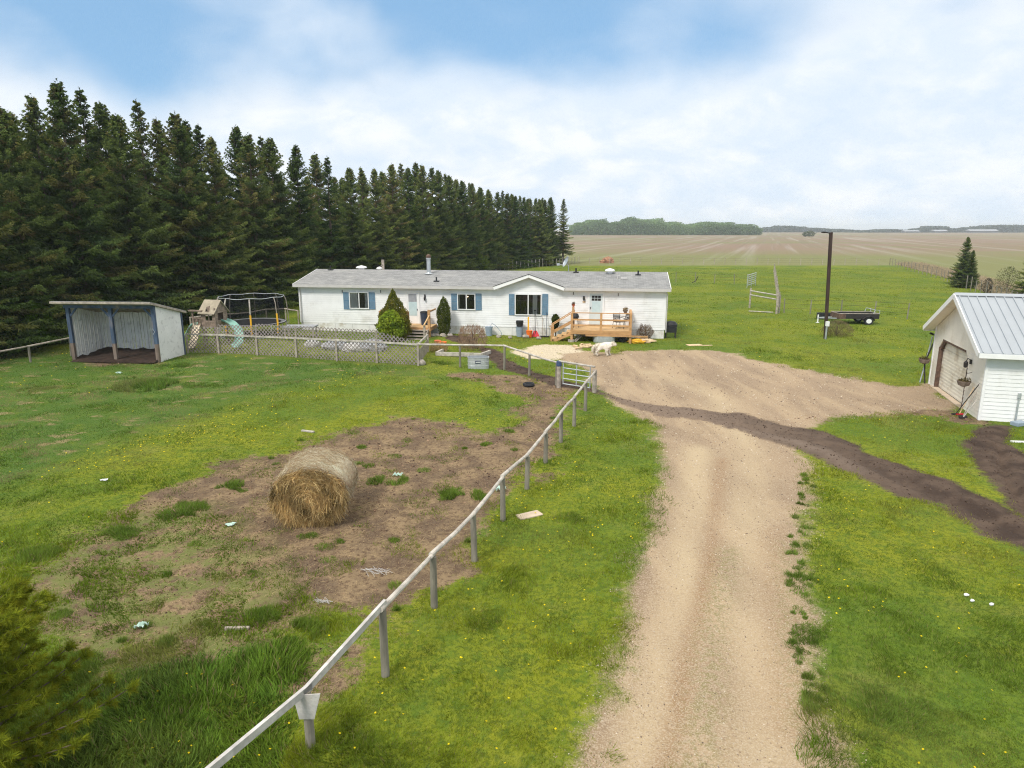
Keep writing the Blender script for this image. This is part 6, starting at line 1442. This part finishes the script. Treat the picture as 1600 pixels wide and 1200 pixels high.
for _ in range(310):                 # scattered small tufts in the thin grass and on the dirt
    yy0 = math.exp(rng.uniform(math.log(8.5), math.log(33))); xx0 = rng.uniform(-.8, .75) * yy0; eg = _ >= 240
    if eg: e_ = rng.random() * 4.99; i_ = int(e_); e_ -= i_; xx0 = EDGE[i_][0] * (1 - e_) + EDGE[i_ + 1][0] * e_ + rng.normal(scale=.12) - .1; yy0 = EDGE[i_][1] * (1 - e_) + EDGE[i_ + 1][1] * e_
    zz = zones(np.array([xx0]), np.array([yy0]))
    if (zz['gravel'][0] > -.2 and not eg) or zz['soil'][0] > 0 or (zz['dirt'][0] < -.25 and not eg): continue
    r_ = rng.uniform(.07, .24) if not eg else rng.uniform(.04, .13); n_ = int((240 if not eg else 90) * rng.uniform(.5, 1.4) * (12 / max(yy0, 10)) ** .5); a = rng.uniform(0, 2 * pi, n_); q = r_ * np.sqrt(rng.random(n_)); tx.append(xx0 + q * np.cos(a)); ty_.append(yy0 + q * np.sin(a)); th_.append(rng.uniform(.07, .17) * (1.1 - .5 * q / r_))
tx, ty_, th_ = map(np.concatenate, (tx, ty_, th_)); k = outside(tx, ty_); tx, ty_, th_ = tx[k], ty_[k], th_[k]
hz2 = height(tx, ty_)
X = np.concatenate([x, tx]); Y = np.concatenate([y, ty_]); Hh = np.concatenate([hzv, hz2]); Lh = np.concatenate([hl * rng.uniform(.6, 1.3, len(x)), th_])
col = grasscol(X, Y); lz = np.zeros(len(X)); lz[:len(x)] = (lush > -.2); col = col * (1 - .6 * lz[:, None]) + np.array([.095, .200, .035]) * .6 * lz[:, None]; col[len(x):] = col[len(x):] * .35 + np.array([.165, .260, .045]) * .65; col *= (.62 + .76 * fbm(X * 4.5, Y * 4.5, 151, 3))[:, None] * np.where(lz[:, None] > 0, rng.uniform(.45, 1.75, (len(X), 1)), rng.uniform(.65, 1.35, (len(X), 1))); dry = rng.random(len(X)) < .05; col[dry] = np.array([.30, .25, .11]) * rng.uniform(.7, 1.2, (dry.sum(), 1))
D_ = rng.normal(scale=.45, size=(len(X), 3)); D_[:, 2] = 1; D_[:, 0] += (fbm(X * 2.2, Y * 2.2, 153, 2) - .5) * 2.4; D_[:, 1] += (fbm(X * 2.2, Y * 2.2, 157, 2) - .5) * 2.4
V = blades(np.stack([X, Y, Hh - .01], 1), D_, Lh, np.clip(.0006 * Y + .0035, .007, .07) * (1 + 1.1 * np.maximum(lz, np.concatenate([mixk, np.zeros(len(th_))])) + .5 * (Lh > .14)) * rng.uniform(.7, 1.3, len(X)))
tag(tris('grass', V, M['grass'], None, col), 'short uneven grass of the lawns and the paddock', 'grass', kind='stuff')
# dry straw litter on the dirt
n_ = 130000; x, y = scatter(n_, 6, 34, .85); z = zones(x, y); bd_ = np.hypot(x - BC.x, y - BC.y - .7); w_ = (z['dirt'] > -.1) * (z['soil'] < 0) * (.22 + .9 * np.exp(-(bd_ / 3.2) ** 2)); k = (rng.random(n_) < w_) & outside(x, y); x, y = x[k], y[k]
D_ = rng.normal(size=(len(x), 3)); D_[:, 2] = np.abs(D_[:, 2]) * .15; V = blades(np.stack([x, y, height(x, y) + .012], 1), D_, rng.uniform(.04, .16, len(x)), np.clip(.0003 * y + .003, .004, .02)); tag(tris('straw_litter', V, M['straw'], None, np.array([(.44, .33, .18)]) * rng.uniform(.6, 1.25, (len(x), 1))), 'loose straw strewn over the paddock dirt round the bale', 'straw', kind='stuff')
# clods and pebbles: little uneven tetrahedra-like stones
def stones(name, label, cat, n_, ymin, ymax, wfn, s0, s1, pal, zoff=0):
    x, y = scatter(n_, ymin, ymax, .9); z = zones(x, y); k = (rng.random(n_) < wfn(x, y, z)) & outside(x, y); x, y = x[k], y[k]; h_ = height(x, y); n1_ = len(x)
    s = (s0 + (s1 - s0) * rng.random(n1_) ** 3) * np.clip(y / 14, .8, 2.2); base = np.array([(1, 0, 0), (-.5, .87, 0), (-.5, -.87, 0), (.2, .1, .8)]); P = base[None] * rng.uniform(.6, 1.3, (n1_, 4, 3)); a = rng.uniform(0, 2 * pi, n1_); ca, sa = np.cos(a)[:, None], np.sin(a)[:, None]
    Q = np.stack([P[..., 0] * ca - P[..., 1] * sa, P[..., 0] * sa + P[..., 1] * ca, P[..., 2]], 2) * s[:, None, None] + np.stack([x, y, h_ - .2 * s + zoff], 1)[:, None]
    V = Q[:, [[0, 1, 3], [1, 2, 3], [2, 0, 3]]].reshape(-1, 3, 3); pal = np.array(pal); c = pal[rng.integers(0, len(pal), n1_)] * rng.uniform(.8, 1.2, (n1_, 1)); tag(tris(name, V, M['stone_s'], None, np.repeat(c, 3, 0)), label, cat, kind='stuff')
stones('gravel_pebbles', 'loose pebbles of the gravel driveway and yard', 'pebbles', 170000, 6, 42, lambda x, y, z: (z['gravel'] > -.3) * (z['soil'] < 0) * (.35 + .4 * (fbm(x, y, 131) > .5)), .008, .030, [(.38, .30, .21), (.27, .20, .14), (.52, .45, .36), (.17, .13, .10)])
stones('soil_clods', 'crumbly clods of turned dark soil', 'clods', 120000, 10, 45, lambda x, y, z: (z['soil'] > -.1) * .6, .008, .034, [(.075, .05, .038), (.12, .085, .062), (.05, .034, .026)])
stones('dirt_clods', 'dung and dirt clods scattered on the paddock', 'clods', 110000, 6, 36, lambda x, y, z: (z['dirt'] > -.2) * (z['soil'] < 0) * (.25 + .75 * (fbm(x * 1.1, y * 1.1, 135) > .54)), .010, .042, [(.12, .075, .05), (.20, .13, .085), (.07, .045, .035), (.30, .20, .13)])
# dandelions
YB = [tuple(G(*q)[:2]) for q in [(150,720),(230,700),(330,670),(450,625),(560,590)]]
n_ = 60000; x, y = scatter(n_, 7, 60, .85); z = zones(x, y); w_ = (np.maximum.reduce([z['gravel'], z['soil'], z['dirt'], z['field']]) < -.2) * (.012 + .05 * (fbm(x * .22, y * .22, 141, 3) > .54) + .26 * np.clip(1 - sds(x, y, YB) / 1.6, 0, 1)); k = (rng.random(n_) < w_) & outside(x, y); x, y = x[k], y[k]
P = np.stack([x, y, height(x, y) + rng.uniform(.05, .11, len(x))], 1); s = (.013 + .0006 * y)[:, None] ; a = rng.uniform(0, 2 * pi, len(x)); u_ = np.stack([np.cos(a), np.sin(a), 0 * a], 1) * s; v_ = np.stack([-np.sin(a), np.cos(a), 0 * a + .3], 1) * s
V = np.stack([P - u_, P + v_, P + u_, P - v_], 1); tag(tris('dandelions', V, M['straw'], None, np.array([(.72, .55, .02)]) * rng.uniform(.7, 1.1, (len(x), 1)), nv=4), 'yellow dandelions sprinkled through the grass', 'flowers', kind='stuff')
# dry tall grass outside the right side fence
n_ = 16000; t_ = rng.random(n_); q = [GV(1395, 413), GV(1470, 434), GV(1545, 462), GV(1640, 495)]; ax_ = np.interp(t_, [0, .35, .7, 1], [p.x for p in q]) + rng.uniform(.5, 5.5, n_); ay_ = np.interp(t_, [0, .35, .7, 1], [p.y for p in q])
D_ = rng.normal(scale=.4, size=(n_, 3)); D_[:, 2] = 1; V = blades(np.stack([ax_, ay_, 0 * ax_], 1), D_, rng.uniform(.35, .85, n_), np.full(n_, .07)); tag(tris('dry_grass_strip', V, M['straw'], None, np.array([(.42, .33, .22)]) * rng.uniform(.7, 1.2, (n_, 1))), 'tall dead tan grass beyond the right side fence', 'dry grass', kind='stuff')

# ------------------------------------------------------------------ haze
scene.cycles.volume_bounces = 2
m = MB().box((-6600, -6600, -3), (6600, 6600, 40)); hm = bpy.data.materials.new('thin_haze'); hm.use_nodes = True; t = hm.node_tree; t.nodes.clear()
pv = N(t, 'ShaderNodeVolumePrincipled'); pv.inputs['Color'].default_value = (.84, .92, 1, 1); pv.inputs['Density'].default_value = .00026; pv.inputs['Anisotropy'].default_value = .2
o_ = N(t, 'ShaderNodeOutputMaterial'); t.links.new(pv.outputs[0], o_.inputs['Volume']); hzo = m.build('haze', hm); tag(hzo, 'thin pale haze over the far field', 'haze', kind='stuff')
